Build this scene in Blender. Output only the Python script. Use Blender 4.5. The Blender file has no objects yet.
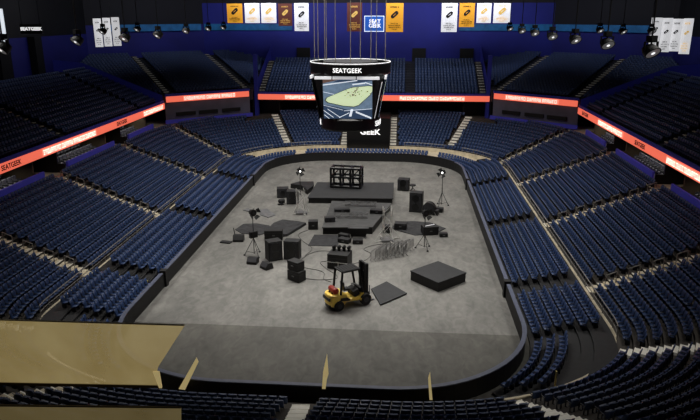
import bpy, math, random
import numpy as np
from mathutils import Vector, Matrix
random.seed(7)
S = bpy.context.scene
COL = S.collection
PI = math.pi

# ------------------------------------------------------------------ camera
F, CP = 648.0, np.array([5.0, -30.7, 20.4])
YAW, PIT = math.atan(53.5 * .9573 / 648), math.atan(196 / 648)
FW = np.array([-math.sin(YAW) * math.cos(PIT), math.cos(YAW) * math.cos(PIT), -math.sin(PIT)])
RT = np.array([math.cos(YAW), math.sin(YAW), 0.0])
UP = np.cross(RT, FW)
cam = bpy.data.cameras.new('camera')
cam.sensor_width = 36
cam.lens = F / 700 * 36
cam.clip_end = 500
co = bpy.data.objects.new('camera', cam)
COL.objects.link(co)
M4 = Matrix.Identity(4)
for i in range(3):
    M4[i][0], M4[i][1], M4[i][2], M4[i][3] = RT[i], UP[i], -FW[i], CP[i]
co.matrix_world = M4
S.camera = co


def proj(p):
    d = np.asarray(p, float) - CP
    zc = d @ FW
    return 350 + F * (d @ RT) / zc, 210 - F * (d @ UP) / zc, zc


# ------------------------------------------------------------------ materials
def lin(c):
    return tuple(((v / 255) / 12.92 if v / 255 <= .04045 else ((v / 255 + .055) / 1.055) ** 2.4) for v in c)


def mat(name, rgb, rough=.6, metal=0.0, var=.15, scale=3.0, emit=0.0, bump=0.0, srgb=True):
    m = bpy.data.materials.new(name)
    m.use_nodes = True
    nt = m.node_tree
    b = nt.nodes['Principled BSDF']
    c = lin(rgb) if srgb else rgb
    b.inputs['Roughness'].default_value = rough
    b.inputs['Metallic'].default_value = metal
    b.inputs['Base Color'].default_value = (*c, 1)
    if var > 0:
        tc = nt.nodes.new('ShaderNodeTexCoord')
        nz = nt.nodes.new('ShaderNodeTexNoise')
        nz.inputs['Scale'].default_value = scale
        nz.inputs['Detail'].default_value = 3
        rp = nt.nodes.new('ShaderNodeValToRGB')
        rp.color_ramp.elements[0].position = .3
        rp.color_ramp.elements[1].position = .7
        rp.color_ramp.elements[0].color = (*[v * (1 - var) for v in c], 1)
        rp.color_ramp.elements[1].color = (*[min(1, v * (1 + var)) for v in c], 1)
        nt.links.new(tc.outputs['Object'], nz.inputs['Vector'])
        nt.links.new(nz.outputs['Fac'], rp.inputs['Fac'])
        nt.links.new(rp.outputs['Color'], b.inputs['Base Color'])
        if bump:
            bp = nt.nodes.new('ShaderNodeBump')
            bp.inputs['Strength'].default_value = bump
            nt.links.new(nz.outputs['Fac'], bp.inputs['Height'])
            nt.links.new(bp.outputs['Normal'], b.inputs['Normal'])
    if emit:
        b.inputs['Emission Color'].default_value = (*c, 1)
        b.inputs['Emission Strength'].default_value = emit
    return m


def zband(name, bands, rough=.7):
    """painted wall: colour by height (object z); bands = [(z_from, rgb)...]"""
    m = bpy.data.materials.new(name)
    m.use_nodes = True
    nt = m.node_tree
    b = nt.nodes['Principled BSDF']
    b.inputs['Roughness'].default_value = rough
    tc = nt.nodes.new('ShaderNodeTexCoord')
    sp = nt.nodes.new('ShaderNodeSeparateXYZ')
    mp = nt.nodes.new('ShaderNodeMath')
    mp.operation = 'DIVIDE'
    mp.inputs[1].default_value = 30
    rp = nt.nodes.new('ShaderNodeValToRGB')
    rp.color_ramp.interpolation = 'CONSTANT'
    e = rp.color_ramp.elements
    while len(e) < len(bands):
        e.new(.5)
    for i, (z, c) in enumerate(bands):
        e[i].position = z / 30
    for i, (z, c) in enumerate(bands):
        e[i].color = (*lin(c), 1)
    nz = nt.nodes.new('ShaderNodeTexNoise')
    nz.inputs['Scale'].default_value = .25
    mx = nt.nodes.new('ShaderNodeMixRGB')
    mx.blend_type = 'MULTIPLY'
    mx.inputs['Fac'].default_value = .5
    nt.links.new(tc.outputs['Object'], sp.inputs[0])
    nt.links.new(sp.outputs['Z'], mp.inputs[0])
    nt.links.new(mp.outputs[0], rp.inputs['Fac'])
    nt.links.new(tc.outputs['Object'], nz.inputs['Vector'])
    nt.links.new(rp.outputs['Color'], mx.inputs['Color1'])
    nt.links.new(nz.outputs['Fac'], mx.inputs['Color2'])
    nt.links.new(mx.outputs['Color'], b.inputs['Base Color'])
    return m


M = dict(
    seat=mat('seat_blue_plastic', (46, 66, 106), .42, var=.12, scale=.2),
    seat2=mat('seat_dark_metal', (36, 38, 46), .5, var=.1),
    terrace=mat('terrace_concrete', (74, 69, 64), .85, var=.25, scale=.6),
    risers=mat('riser_platform_black', (34, 34, 36), .8, var=.2),
    terrace_up=mat('upper_terrace_concrete', (40, 42, 52), .85, var=.2, scale=.6),
    tan=mat('tan_concrete', (214, 202, 176), .85, var=.18, scale=1.2),
    steps=mat('pale_step_concrete', (236, 232, 220), .8, var=.08, scale=2, emit=.07),  # faint glow added to brighten steps the lamps leave dim
    steps_up=mat('upper_step_concrete', (205, 203, 198), .8, var=.15, scale=2),
    black=mat('matte_black', (14, 14, 15), .6, var=.2, scale=4),
    board=mat('dasher_black', (11, 11, 12), .7, var=.2, scale=1),
    cap=mat('dasher_cap', (84, 90, 110), .5, var=.1),
    blackgloss=mat('gloss_black', (14, 14, 16), .3, var=.1),
    dark=mat('dark_grey', (46, 46, 50), .7, var=.2, scale=2),
    grey=mat('mid_grey', (96, 96, 98), .7, var=.15, scale=2),
    deckgrey=mat('stage_deck_grey', (74, 74, 74), .8, var=.25, scale=1.5),
    rug=mat('dark_rug', (48, 48, 50), .95, var=.3, scale=2.5),
    slab=mat('charcoal_deck', (36, 37, 39), .8, var=.15, scale=2),
    steel=mat('galvanised_steel', (120, 120, 120), .4, .5, var=.1),
    rail=mat('rail_steel', (150, 148, 145), .45, .2, var=.1),
    alu=mat('truss_aluminium', (205, 204, 199), .5, .1, var=.1),
    cable=mat('hoist_cable', (110, 104, 92), .6, var=.1),
    floorcable=mat('floor_cable', (50, 48, 48), .6, var=.1),
    purple=mat('suite_violet_paint', (70, 68, 180), .5, var=.12, scale=.6, emit=.09),  # slight emission added to lift the dark suite fronts
    bluepaint=mat('navy_paint', (46, 50, 150), .6, var=.12, scale=.5, emit=.04),
    fascia=mat('corner_fascia_grey', (104, 104, 122), .5, var=.25, scale=.4),
    brown=mat('vomitory_brown', (92, 78, 56), .8, var=.25, scale=.6),
    suitechair=mat('suite_chair_grey', (100, 100, 106), .7, var=.2),
    yellow=mat('forklift_yellow', (246, 210, 92), .4, var=.08, scale=2),
    red=mat('tank_red', (150, 44, 30), .45, var=.15),
    tyre=mat('tyre_rubber', (18, 18, 19), .85, var=.2, scale=6),
    nosing=mat('yellow_nosing', (225, 205, 120), .6, var=.1),
    gold=mat('gold_cloth', (226, 158, 40), .8, var=.08, emit=.5),  # emission put into the banner cloth so it looks lit
    white=mat('white_cloth', (226, 226, 228), .8, var=.05, emit=.6),  # white banners brightened by an added glow
    maroon=mat('brown_cloth', (84, 42, 34), .8, var=.08, emit=.5),  # brown cloth glows too, in place of light on it
    bluesign=mat('blue_sign', (40, 104, 205), .5, var=.08, emit=.25),
    goldink=mat('gold_ink', (214, 176, 92), .7, var=0, emit=.5),  # ink carries the same added glow as the cloth
    inkblack=mat('black_ink', (24, 20, 20), .7, var=0),
    led=mat('ribbon_orange_led', (238, 108, 84), .5, var=.04, scale=.5, emit=.9),
    ledpale=mat('ribbon_pale_led', (250, 150, 128), .5, var=.04, emit=.92),
    ledtext=mat('ribbon_white_led', (255, 226, 216), .5, var=0, emit=.9),
    lettering=mat('white_lettering', (250, 250, 250), .5, var=0, emit=.9),
    lamp=mat('lamp_lens', (255, 255, 250), .3, var=0, emit=2.2),
    bulb=mat('flood_bulb', (240, 240, 240), .3, var=0, emit=1.3),
    lampdim=mat('lamp_reflector', (150, 150, 150), .3, var=0, emit=.22),
    teal=mat('teal_led_strip', (22, 88, 140), .5, var=.45, scale=.8, emit=.22),
    ceil=mat('ceiling_black', (8, 8, 11), .9, var=.2),
    catwalk=mat('catwalk_grey', (120, 118, 118), .7, var=.3, scale=.4, emit=.35),  # emission stands in for light on the panel undersides
    chrome=mat('white_trim', (220, 220, 224), .4, var=.05, emit=.6),
    sc_seat=mat('screen_blue', (100, 120, 142), .5, var=.4, scale=2.2, emit=.8),
    sc_dark=mat('screen_navy', (46, 64, 90), .5, var=.3, scale=2, emit=.8),
    sc_floor=mat('screen_pale_green', (206, 222, 180), .5, var=.06, emit=.8),
    sc_edge=mat('screen_dark_edge', (60, 66, 58), .5, var=.1, emit=.6),
    sc_item=mat('screen_items', (110, 84, 74), .5, var=.4, scale=9, emit=.6),
    sc_line=mat('screen_white_line', (222, 230, 240), .5, var=0, emit=.85),
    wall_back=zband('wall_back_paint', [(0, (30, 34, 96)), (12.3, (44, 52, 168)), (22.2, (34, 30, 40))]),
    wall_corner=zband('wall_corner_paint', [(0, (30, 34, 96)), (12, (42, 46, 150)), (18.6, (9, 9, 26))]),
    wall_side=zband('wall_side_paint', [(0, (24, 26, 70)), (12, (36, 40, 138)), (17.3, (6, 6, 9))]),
)

# mottled concrete floor, darker covering across the near end
mf = bpy.data.materials.new('arena_floor_concrete')
mf.use_nodes = True
nt = mf.node_tree
bs = nt.nodes['Principled BSDF']
bs.inputs['Roughness'].default_value = .75
tc = nt.nodes.new('ShaderNodeTexCoord')
n1 = nt.nodes.new('ShaderNodeTexNoise'); n1.inputs['Scale'].default_value = .35; n1.inputs['Detail'].default_value = 6; n1.inputs['Roughness'].default_value = .65
n2 = nt.nodes.new('ShaderNodeTexNoise'); n2.inputs['Scale'].default_value = 1.6; n2.inputs['Detail'].default_value = 8; n2.inputs['Distortion'].default_value = 1.2
mp = nt.nodes.new('ShaderNodeMapping'); mp.inputs['Scale'].default_value = (1, .55, 1)
r1 = nt.nodes.new('ShaderNodeValToRGB')
r1.color_ramp.elements[0].position = .32; r1.color_ramp.elements[0].color = (*lin((104, 103, 99)), 1)
r1.color_ramp.elements[1].position = .68; r1.color_ramp.elements[1].color = (*lin((134, 132, 127)), 1)
r2 = nt.nodes.new('ShaderNodeValToRGB')
r2.color_ramp.elements[0].position = .35; r2.color_ramp.elements[0].color = (.62, .62, .62, 1)
r2.color_ramp.elements[1].position = .7; r2.color_ramp.elements[1].color = (1, 1, 1, 1)
mx = nt.nodes.new('ShaderNodeMixRGB'); mx.blend_type = 'MULTIPLY'; mx.inputs['Fac'].default_value = .8
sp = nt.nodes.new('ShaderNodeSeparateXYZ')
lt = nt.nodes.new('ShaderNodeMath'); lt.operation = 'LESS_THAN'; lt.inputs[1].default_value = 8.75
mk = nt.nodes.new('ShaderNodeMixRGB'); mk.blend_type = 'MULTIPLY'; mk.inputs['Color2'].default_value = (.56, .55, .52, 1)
L = nt.links.new
L(tc.outputs['Object'], mp.inputs[0]); L(mp.outputs[0], n1.inputs['Vector']); L(mp.outputs[0], n2.inputs['Vector'])
L(n1.outputs['Fac'], r1.inputs['Fac']); L(n2.outputs['Fac'], r2.inputs['Fac'])
L(r1.outputs['Color'], mx.inputs['Color1']); L(r2.outputs['Color'], mx.inputs['Color2'])
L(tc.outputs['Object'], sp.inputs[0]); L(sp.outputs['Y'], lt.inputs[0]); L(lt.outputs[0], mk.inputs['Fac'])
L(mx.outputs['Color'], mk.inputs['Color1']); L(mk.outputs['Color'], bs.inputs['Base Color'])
M['floor'] = mf

# tan see-through screen, reflected light painted in as a glow
mg = bpy.data.materials.new('tan_glow_glass')
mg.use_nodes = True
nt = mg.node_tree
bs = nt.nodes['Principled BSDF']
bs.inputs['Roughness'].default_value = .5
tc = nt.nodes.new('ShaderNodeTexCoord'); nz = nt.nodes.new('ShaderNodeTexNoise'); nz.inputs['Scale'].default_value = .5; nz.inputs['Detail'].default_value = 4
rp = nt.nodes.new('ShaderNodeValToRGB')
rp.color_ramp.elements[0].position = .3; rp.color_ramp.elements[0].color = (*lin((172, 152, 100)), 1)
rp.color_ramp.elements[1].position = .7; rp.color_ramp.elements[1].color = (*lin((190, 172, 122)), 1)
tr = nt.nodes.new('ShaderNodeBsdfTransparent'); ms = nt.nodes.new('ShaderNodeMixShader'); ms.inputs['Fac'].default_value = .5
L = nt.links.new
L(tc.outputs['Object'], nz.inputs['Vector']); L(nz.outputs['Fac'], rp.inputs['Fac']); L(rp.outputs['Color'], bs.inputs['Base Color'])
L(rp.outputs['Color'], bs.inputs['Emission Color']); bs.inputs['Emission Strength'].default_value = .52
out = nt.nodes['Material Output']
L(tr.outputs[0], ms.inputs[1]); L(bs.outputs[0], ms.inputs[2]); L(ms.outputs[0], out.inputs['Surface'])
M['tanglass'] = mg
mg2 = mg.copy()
mg2.name = 'tan_glow_glass_dim'
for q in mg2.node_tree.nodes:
    if q.type == 'BSDF_PRINCIPLED': q.inputs['Emission Strength'].default_value = .22  # weaker painted glow for the second screen
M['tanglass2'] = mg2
M['sliver'] = mat('sliver_wood_glow', (222, 200, 140), .6, var=.1, emit=.4)  # glow makes up for slivers being lit from behind


# ------------------------------------------------------------------ mesh builder
class MB:
    def __init__(s):
        s.v, s.f, s.m = [], [], []

    def add(s, vs, fs, mi=0):
        o = len(s.v)
        s.v += [tuple(float(c) for c in p) for p in vs]
        s.f += [tuple(i + o for i in f) for f in fs]
        s.m += [mi] * len(fs)
        return s

    def box(s, c, d, rz=0, mi=0, ry=0, rx=0, taper=1.0):
        hx, hy, hz = d[0] / 2, d[1] / 2, d[2] / 2
        vs = []
        R = Matrix.Rotation(rz, 3, 'Z') @ Matrix.Rotation(ry, 3, 'Y') @ Matrix.Rotation(rx, 3, 'X')
        for z in (-hz, hz):
            k = taper if z > 0 else 1
            for x, y in ((-hx, -hy), (hx, -hy), (hx, hy), (-hx, hy)):
                vs.append(R @ Vector((x * k, y * k, z)) + Vector(c))
        return s.add(vs, [(3, 2, 1, 0), (4, 5, 6, 7), (0, 1, 5, 4), (1, 2, 6, 5), (2, 3, 7, 6), (3, 0, 4, 7)], mi)

    def tube(s, p0, p1, r, n=8, mi=0, r1=None):
        p0, p1 = Vector(p0), Vector(p1)
        a = (p1 - p0).normalized()
        u = a.cross(Vector((0, 0, 1)) if abs(a.z) < .9 else Vector((1, 0, 0))).normalized()
        w = a.cross(u)
        r1 = r if r1 is None else r1
        vs = []
        for p, rr in ((p0, r), (p1, r1)):
            for i in range(n):
                t = 2 * PI * i / n
                vs.append(p + (u * math.cos(t) + w * math.sin(t)) * rr)
        fs = [(i, (i + 1) % n, n + (i + 1) % n, n + i) for i in range(n)] + [tuple(range(n - 1, -1, -1)), tuple(range(n, 2 * n))]
        return s.add(vs, fs, mi)

    def path(s, pts, r, n=6, mi=0):
        for a, b in zip(pts, pts[1:]):
            s.tube(a, b, r, n, mi)
        return s

    def prism(s, poly, z0, z1, mi=0):
        n = len(poly)
        vs = [(x, y, z0) for x, y in poly] + [(x, y, z1) for x, y in poly]
        return s.add(vs, [tuple(range(n - 1, -1, -1)), tuple(range(n, 2 * n))] + [(i, (i + 1) % n, n + (i + 1) % n, n + i) for i in range(n)], mi)

    def xprism(s, poly, y0, y1, mi=0):
        """poly in (x,z), extruded along y"""
        n = len(poly)
        vs = [(x, y0, z) for x, z in poly] + [(x, y1, z) for x, z in poly]
        return s.add(vs, [tuple(range(n)), tuple(range(2 * n - 1, n - 1, -1))] + [((i + 1) % n, i, n + i, n + (i + 1) % n) for i in range(n)], mi)

    def lathe(s, prof, n=24, c=(0, 0, 0), axis='z', mi=0, sq=None):
        vs, fs = [], []
        for r, h in prof:
            for i in range(n):
                t = 2 * PI * i / n
                a, b = r * math.cos(t), r * math.sin(t)
                if axis == 'z': p = (c[0] + a, c[1] + b, c[2] + h)
                elif axis == 'y': p = (c[0] + a, c[1] + h, c[2] + b)
                else: p = (c[0] + h, c[1] + a, c[2] + b)
                vs.append(p)
        for k in range(len(prof) - 1):
            for i in range(n):
                fs.append((k * n + i, k * n + (i + 1) % n, (k + 1) * n + (i + 1) % n, (k + 1) * n + i))
        fs.append(tuple(range(n - 1, -1, -1)))
        fs.append(tuple(range((len(prof) - 1) * n, len(prof) * n)))
        return s.add(vs, fs, mi)

    def build(s, name, mats, parent=None, bevel=0, smooth=False, loc=None, rz=0):
        me = bpy.data.meshes.new(name)
        me.from_pydata(s.v, [], s.f)
        for m_ in (mats if isinstance(mats, (list, tuple)) else [mats]):
            me.materials.append(m_)
        if any(s.m):
            me.polygons.foreach_set('material_index', s.m)
        if smooth:
            me.polygons.foreach_set('use_smooth', [True] * len(me.polygons))
        me.update()
        o = bpy.data.objects.new(name, me)
        COL.objects.link(o)
        if parent: o.parent = parent
        if loc: o.location = loc
        if rz: o.rotation_euler.z = rz
        if bevel:
            b = o.modifiers.new('bevel', 'BEVEL')
            b.width = bevel; b.segments = 2; b.limit_method = 'ANGLE'
        return o


def tag(o, label=None, cat=None, group=None, kind=None):
    if label: o['label'] = label
    if cat: o['category'] = cat
    if group: o['group'] = group
    if kind: o['kind'] = kind
    return o


def thing(name, label, cat, loc=(0, 0, 0), rz=0, group=None):
    o = bpy.data.objects.new(name, None)
    o.empty_display_size = .3
    COL.objects.link(o)
    o.location = loc
    o.rotation_euler.z = rz
    return tag(o, label, cat, group)


def copy_tree(o, parent=None):
    c = o.copy()
    COL.objects.link(c)
    if parent: c.parent = parent
    for ch in o.children: copy_tree(ch, c)
    return c


def struct(name, mb, m, **k):
    return tag(mb.build(name, m, **k), kind='structure')


def text_mesh(txt, size, extrude=.02, offset=0.0, spacing=1.0, align='CENTER'):
    """letter outlines as vertices (x right, y up, z out) and faces"""
    cu = bpy.data.curves.new('tmp', 'FONT')
    cu.body = txt; cu.size = size; cu.extrude = extrude; cu.offset = offset
    cu.align_x = align; cu.align_y = 'CENTER'; cu.space_character = spacing; cu.space_line = .82
    cu.resolution_u = 3
    o = bpy.data.objects.new('tmp', cu)
    COL.objects.link(o)
    bpy.context.view_layer.update()
    me = o.evaluated_get(bpy.context.evaluated_depsgraph_get()).to_mesh()
    v = [tuple(p.co) for p in me.vertices]
    f = [tuple(p.vertices) for p in me.polygons]
    o.evaluated_get(bpy.context.evaluated_depsgraph_get()).to_mesh_clear()
    bpy.data.objects.remove(o)
    bpy.data.curves.remove(cu)
    return v, f


ORD = ['zeroth', 'first', 'second', 'third', 'fourth', 'fifth', 'sixth', 'seventh', 'eighth', 'ninth', 'tenth', 'eleventh', 'twelfth',
       'thirteenth', 'fourteenth', 'fifteenth', 'sixteenth', 'seventeenth', 'eighteenth', 'nineteenth', 'twentieth']


def ordn(n):
    if n <= 20: return ORD[n]
    t = {2: 'twenty', 3: 'thirty', 4: 'forty', 5: 'fifty'}[n // 10]
    return t + '-' + ORD[n % 10] if n % 10 else {2: 'twentieth', 3: 'thirtieth', 4: 'fortieth', 5: 'fiftieth'}[n // 10]


# ------------------------------------------------------------------ bowl geometry
def loop(o, near_in=0.0, na=18, ns=44):
    """closed path round the rink at offset o: (x, y, nx, ny, section); near_in pulls the near end inward"""
    pts = []
    r = 8.5 + o
    rn = r - near_in
    hx = 13.1 + o
    for i in range(ns): pts.append((hx, 8.5 + 44 * i / ns, 1, 0))
    for i in range(na):
        t = PI / 2 * i / na
        pts.append((4.6 + r * math.cos(t), 52.5 + r * math.sin(t), math.cos(t), math.sin(t)))
    for i in range(10): pts.append((4.6 - 9.2 * i / 10, 61 + o, 0, 1))
    for i in range(na):
        t = PI / 2 + PI / 2 * i / na
        pts.append((-4.6 + r * math.cos(t), 52.5 + r * math.sin(t), math.cos(t), math.sin(t)))
    for i in range(ns): pts.append((-hx, 52.5 - 44 * i / ns, -1, 0))
    for k in range(2):
        for i in range(na):
            t = PI + PI / 2 * i / na + k * PI / 2
            nx, ny = math.cos(t) / r, math.sin(t) / rn
            q = math.hypot(nx, ny)
            pts.append(((-4.6, 4.6)[k] + r * math.cos(t), 8.5 + rn * math.sin(t), nx / q, ny / q))
        if k == 0:
            for i in range(10): pts.append((-4.6 + 9.2 * i / 10, 8.5 - rn, 0, -1))
    return pts


def sweep(mb, prof, near_in=0.0, keep=None, mi=0):
    """prof: [(offset, z)...] swept round the loop; keep(x,y) picks which stretches are built"""
    rings = [loop(o, near_in) for o, z in prof]
    n = len(rings[0])
    vs = [(p[0], p[1], prof[k][1]) for k in range(len(prof)) for p in rings[k]]
    fs = []
    for i in range(n):
        j = (i + 1) % n
        if keep:
            a, b = rings[0][i], rings[0][j]
            if not keep((a[0] + b[0]) / 2, (a[1] + b[1]) / 2): continue
        for k in range(len(prof) - 1):
            fs.append((k * n + i, k * n + j, (k + 1) * n + j, (k + 1) * n + i))
    used = sorted({i for f in fs for i in f})
    mp_ = {o: k for k, o in enumerate(used)}
    return mb.add([vs[i] for i in used], [tuple(mp_[i] for i in f) for f in fs], mi)


NR, O0, DO, Z0, DZ = 13, 6.35, .8, .8, .3          # main bowl rows
RR, RO0, RDO, RZ0, RDZ = 6, .95, .74, .14, .17     # floor-level riser rows


def bowl_front(x, y):
    """signed distance-like test: inside the front wall of the main bowl?"""
    r, rn = 8.5 + 5.8, 8.5 + 5.8 - 4.5
    if y > 8.5: return True
    dx = max(0, abs(x) - 4.6)
    return (dx / r) ** 2 + ((8.5 - y) / rn) ** 2 < 1


# floor and shell
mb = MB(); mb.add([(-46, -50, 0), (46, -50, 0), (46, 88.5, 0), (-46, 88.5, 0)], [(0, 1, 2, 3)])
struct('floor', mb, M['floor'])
CZ = 27.0
def wallq(name, a, b, m):
    mb = MB(); mb.add([(a[0], a[1], 0), (b[0], b[1], 0), (b[0], b[1], CZ), (a[0], a[1], CZ)], [(0, 1, 2, 3)])
    return struct(name, mb, m)
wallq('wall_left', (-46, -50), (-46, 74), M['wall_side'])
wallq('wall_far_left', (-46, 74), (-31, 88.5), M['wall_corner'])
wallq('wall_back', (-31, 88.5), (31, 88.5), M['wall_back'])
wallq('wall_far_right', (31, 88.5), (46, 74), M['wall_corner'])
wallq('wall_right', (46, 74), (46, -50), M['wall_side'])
wallq('wall_front', (46, -50), (-46, -50), M['ceil'])
mb = MB(); mb.add([(-46, -50, CZ), (46, -50, CZ), (46, 88.5, CZ), (-46, 88.5, CZ)], [(3, 2, 1, 0)])
struct('ceiling', mb, M['ceil'])

# terraces
mb = MB()
prof = [(RO0 - .42, 0)]
for k in range(RR):
    o = RO0 + k * RDO
    prof += [(o - .40, RZ0 + k * RDZ), (o + .34, RZ0 + k * RDZ)]
prof += [(5.62, RZ0 + 5 * RDZ)]
sweep(mb, prof, 0, keep=lambda x, y: y > 1.6 and y < 56.8 and bowl_front(x, y))
farp = prof[:7] + [(5.75, RZ0 + 2 * RDZ)]
sweep(mb, farp, 0, keep=lambda x, y: y >= 56.8)
struct('riser_terrace', mb, M['risers'])
mb = MB()
sweep(mb, [(3.05, .52), (5.7, .52), (5.72, 1.12), (5.95, 1.12)], 0, keep=lambda x, y: y > 56.5)
struct('trim_1', mb, M['tan'])
mb = MB()
sweep(mb, [(5.66, 0), (5.66, .92), (5.82, .92), (5.82, .8)], 4.5, keep=lambda x, y: y < 56.5 and (y > 1 or abs(x) > 8))
struct('trim_12', mb, M['tan'])
mb = MB()
prof = [(5.8, 0), (5.8, Z0)]
for j in range(NR):
    o = O0 + j * DO
    prof += [(o - .38, Z0 + j * DZ), (o + .42, Z0 + j * DZ)]
sweep(mb, prof + [(19.5, Z0 + (NR - 1) * DZ)], 4.5)
struct('bowl_terrace', mb, M['terrace'])

# ------------------------------------------------------------------ seats
def seat_arrays():
    """light seat: curved back, tipped pan, pedestal; faces +y"""
    v, f = [], []
    def box(c, d, tilt=0):
        b = MB().box(c, d, rx=tilt)
        o = len(v); v.extend(b.v); f.extend([tuple(i + o for i in q) for q in b.f])
    o = len(v)
    for z, yy in ((.42, -.16), (.66, -.2), (.86, -.26)):
        for x, dy in ((-.22, .05), (0, 0), (.22, .05)):
            v.append((x, yy + dy, z))
    for z, yy in ((.42, -.2), (.66, -.24), (.86, -.29)):
        for x, dy in ((-.22, .05), (0, 0), (.22, .05)):
            v.append((x, yy + dy, z))
    for r in range(2):
        for c in range(2):
            a = o + r * 3 + c
            f.append((a + 1, a, a + 3, a + 4)); b = a + 9
            f.append((b, b + 1, b + 4, b + 3))
    f.append((o + 7, o + 6, o + 15, o + 16)); f.append((o + 8, o + 7, o + 16, o + 17))
    for a, b in ((0, 3), (3, 6)): f.append((o + a, o + 9 + a, o + 9 + b, o + b))
    for a, b in ((2, 5), (5, 8)): f.append((o + b, o + 9 + b, o + 9 + a, o + a))
    box((0, .02, .43), (.42, .38, .06), .12)
    nb = len(f)
    box((0, -.1, .2), (.06, .3, .4))
    box((-.25, -.02, .55), (.04, .3, .05))
    return np.array(v), f, nb


AISLES = []   # (name, bottom (x,y), outward dir, half width, z?)
def add_aisle(name, p, q, hw): AISLES.append((name, np.array(p, float), np.array(q, float), hw))
add_aisle('left near', (-18.9, 14.9), (-29, 14.9), .62); add_aisle('left middle', (-18.9, 30.3), (-29, 30.3), .62); add_aisle('left far', (-18.9, 46), (-29, 46), .62)
add_aisle('right near', (18.9, 14.9), (29, 14.9), .62); add_aisle('right middle', (18.9, 30.3), (29, 30.3), .62); add_aisle('right far', (18.9, 46), (29, 46), .62)
add_aisle('far left corner', (-18.3, 57.2), (-28.3, 60.8), .6); add_aisle('far right corner', (18.3, 57.2), (28.3, 60.8), .6)
add_aisle('far left', (-12.5, 66.9), (-16.3, 75.9), .62); add_aisle('far right', (12.7, 66.9), (16.4, 75.9), .62)
add_aisle('left of the far tunnel', (-3.75, 66.8), (-3.75, 76), .55); add_aisle('right of the far tunnel', (3.85, 66.8), (3.85, 76), .55)
add_aisle('right corner', (18.1, 5.7), (27, 1.2), .55); add_aisle('left corner', (-18.1, 5.7), (-27, 1.2), .55)
add_aisle('lower right', (11.1, -.1), (16.0, -9.0), .62); add_aisle('lower left', (-11.1, -.1), (-16.0, -9.0), .62)
add_aisle('bottom centre', (0.1, -1.2), (0.6, -11.5), .55)


def aisle_dist(a, x, y):
    d = a[2] - a[1]; ln = np.hypot(*d); u = d / ln
    w = np.array([x, y]) - a[1]
    t = w @ u
    if t < -1.5 or t > ln + 1: return 99, 0
    return abs(w[0] * u[1] - w[1] * u[0]), (w[0] * u[1] - w[1] * u[0])


seats = []        # x, y, z, angle, zone, row, order
def row_seats(o, z, near_in, zone, row, ok, pitch=.53):
    pts = loop(o, near_in, na=40, ns=60)
    P = np.array([(p[0], p[1]) for p in pts] + [(pts[0][0], pts[0][1])])
    N = [(p[2], p[3]) for p in pts] + [(pts[0][2], pts[0][3])]
    seg = np.hypot(*np.diff(P, axis=0).T)
    cum = np.concatenate([[0], np.cumsum(seg)])
    s = .2
    idx = 0
    order = 0
    while s < cum[-1]:
        while cum[idx + 1] < s: idx += 1
        t = (s - cum[idx]) / seg[idx]
        x, y = P[idx] * (1 - t) + P[idx + 1] * t
        nx = N[idx][0] * (1 - t) + N[idx + 1][0] * t
        ny = N[idx][1] * (1 - t) + N[idx + 1][1] * t
        if ok(x, y):
            seats.append((x, y, z, math.atan2(-ny, -nx) - PI / 2, zone, row, order))
        order += 1
        s += pitch


def clear(x, y, extra=0):
    for a in AISLES:
        if aisle_dist(a, x, y)[0] < a[3] + .22 + extra: return False
    return True


for j in range(NR):
    o = O0 + j * DO
    def ok(x, y):
        if y > 60 and abs(x) < 4.1: return False            # tunnel cut
        if 61 + 8 < y and 15.2 < abs(x) < 19.6 and j > 9: return False
        px, py, zc = proj((x, y, Z0 + j * DZ + .5))
        if zc < 4 or py > 520 or px < -140 or px > 860: return False
        return clear(x, y)
    row_seats(o, Z0 + j * DZ, 4.5, 'bowl', j + 1, ok)
RA = (15.2, 30.8, 46.4)
for k in range(RR):
    def ok(x, y):
        if not bowl_front(x * 1.035, 8.5 + (y - 8.5) * (1.1 if y < 8.5 else 1)): return False
        if y < 1.6 or (y < 7.6 and k > 2): return False
        if y >= 56.8:
            return k < 3 and min(abs(abs(x) - 9.5), abs(abs(x) - 15.6)) > .7
        if min(abs(y - a) for a in RA) < .95 or abs(y - 7.6) < .6: return False
        px, py, zc = proj((x, y, .5))
        return zc > 4 and py < 520 and -140 < px < 860
    row_seats(RO0 + k * RDO, RZ0 + k * RDZ, 0, 'riser', k + 1, ok)

# upper decks: straight side decks, the far deck, two corner decks
UR, UZ0, UDZ = 13, 7.95, .36
UP_AIS = {'side': (34.0, 12.0, -8.0, 54.5), 'back': (-17.8, 17.8, -6.2, 6.2)}
CA, CB = (29.8, 63.6), (19.3, 71.9)
cd = np.array([CA[0] - CB[0], CA[1] - CB[1]]); cl = np.hypot(*cd); cd /= cl       # from B to A (right-hand corner)
cn = np.array([-cd[1], cd[0]])                                                     # outward
CZ0, CDZ, CR = 8.85, .24, 20
for k in range(UR):
    x = 30.6 + .82 * k
    for sx in (-1, 1):
        y = -12.0
        while y < 61.6:
            if min(abs(y - a) for a in UP_AIS['side']) > .75:
                px, py, zc = proj((x * sx, y, UZ0 + k * UDZ + .5))
                if zc > 4 and -160 < px < 880: seats.append((x * sx, y, UZ0 + k * UDZ, PI / 2 * sx, 'upper', k, 0))
            y += .53
    yb = 74.95 + .78 * k
    xx = -17.0
    while xx < 17.1:
        if min(abs(xx - a) for a in (-6.2, 6.2)) > .8: seats.append((xx, yb, UZ0 + k * UDZ, PI, 'upper', k, 0))
        xx += .53
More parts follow.
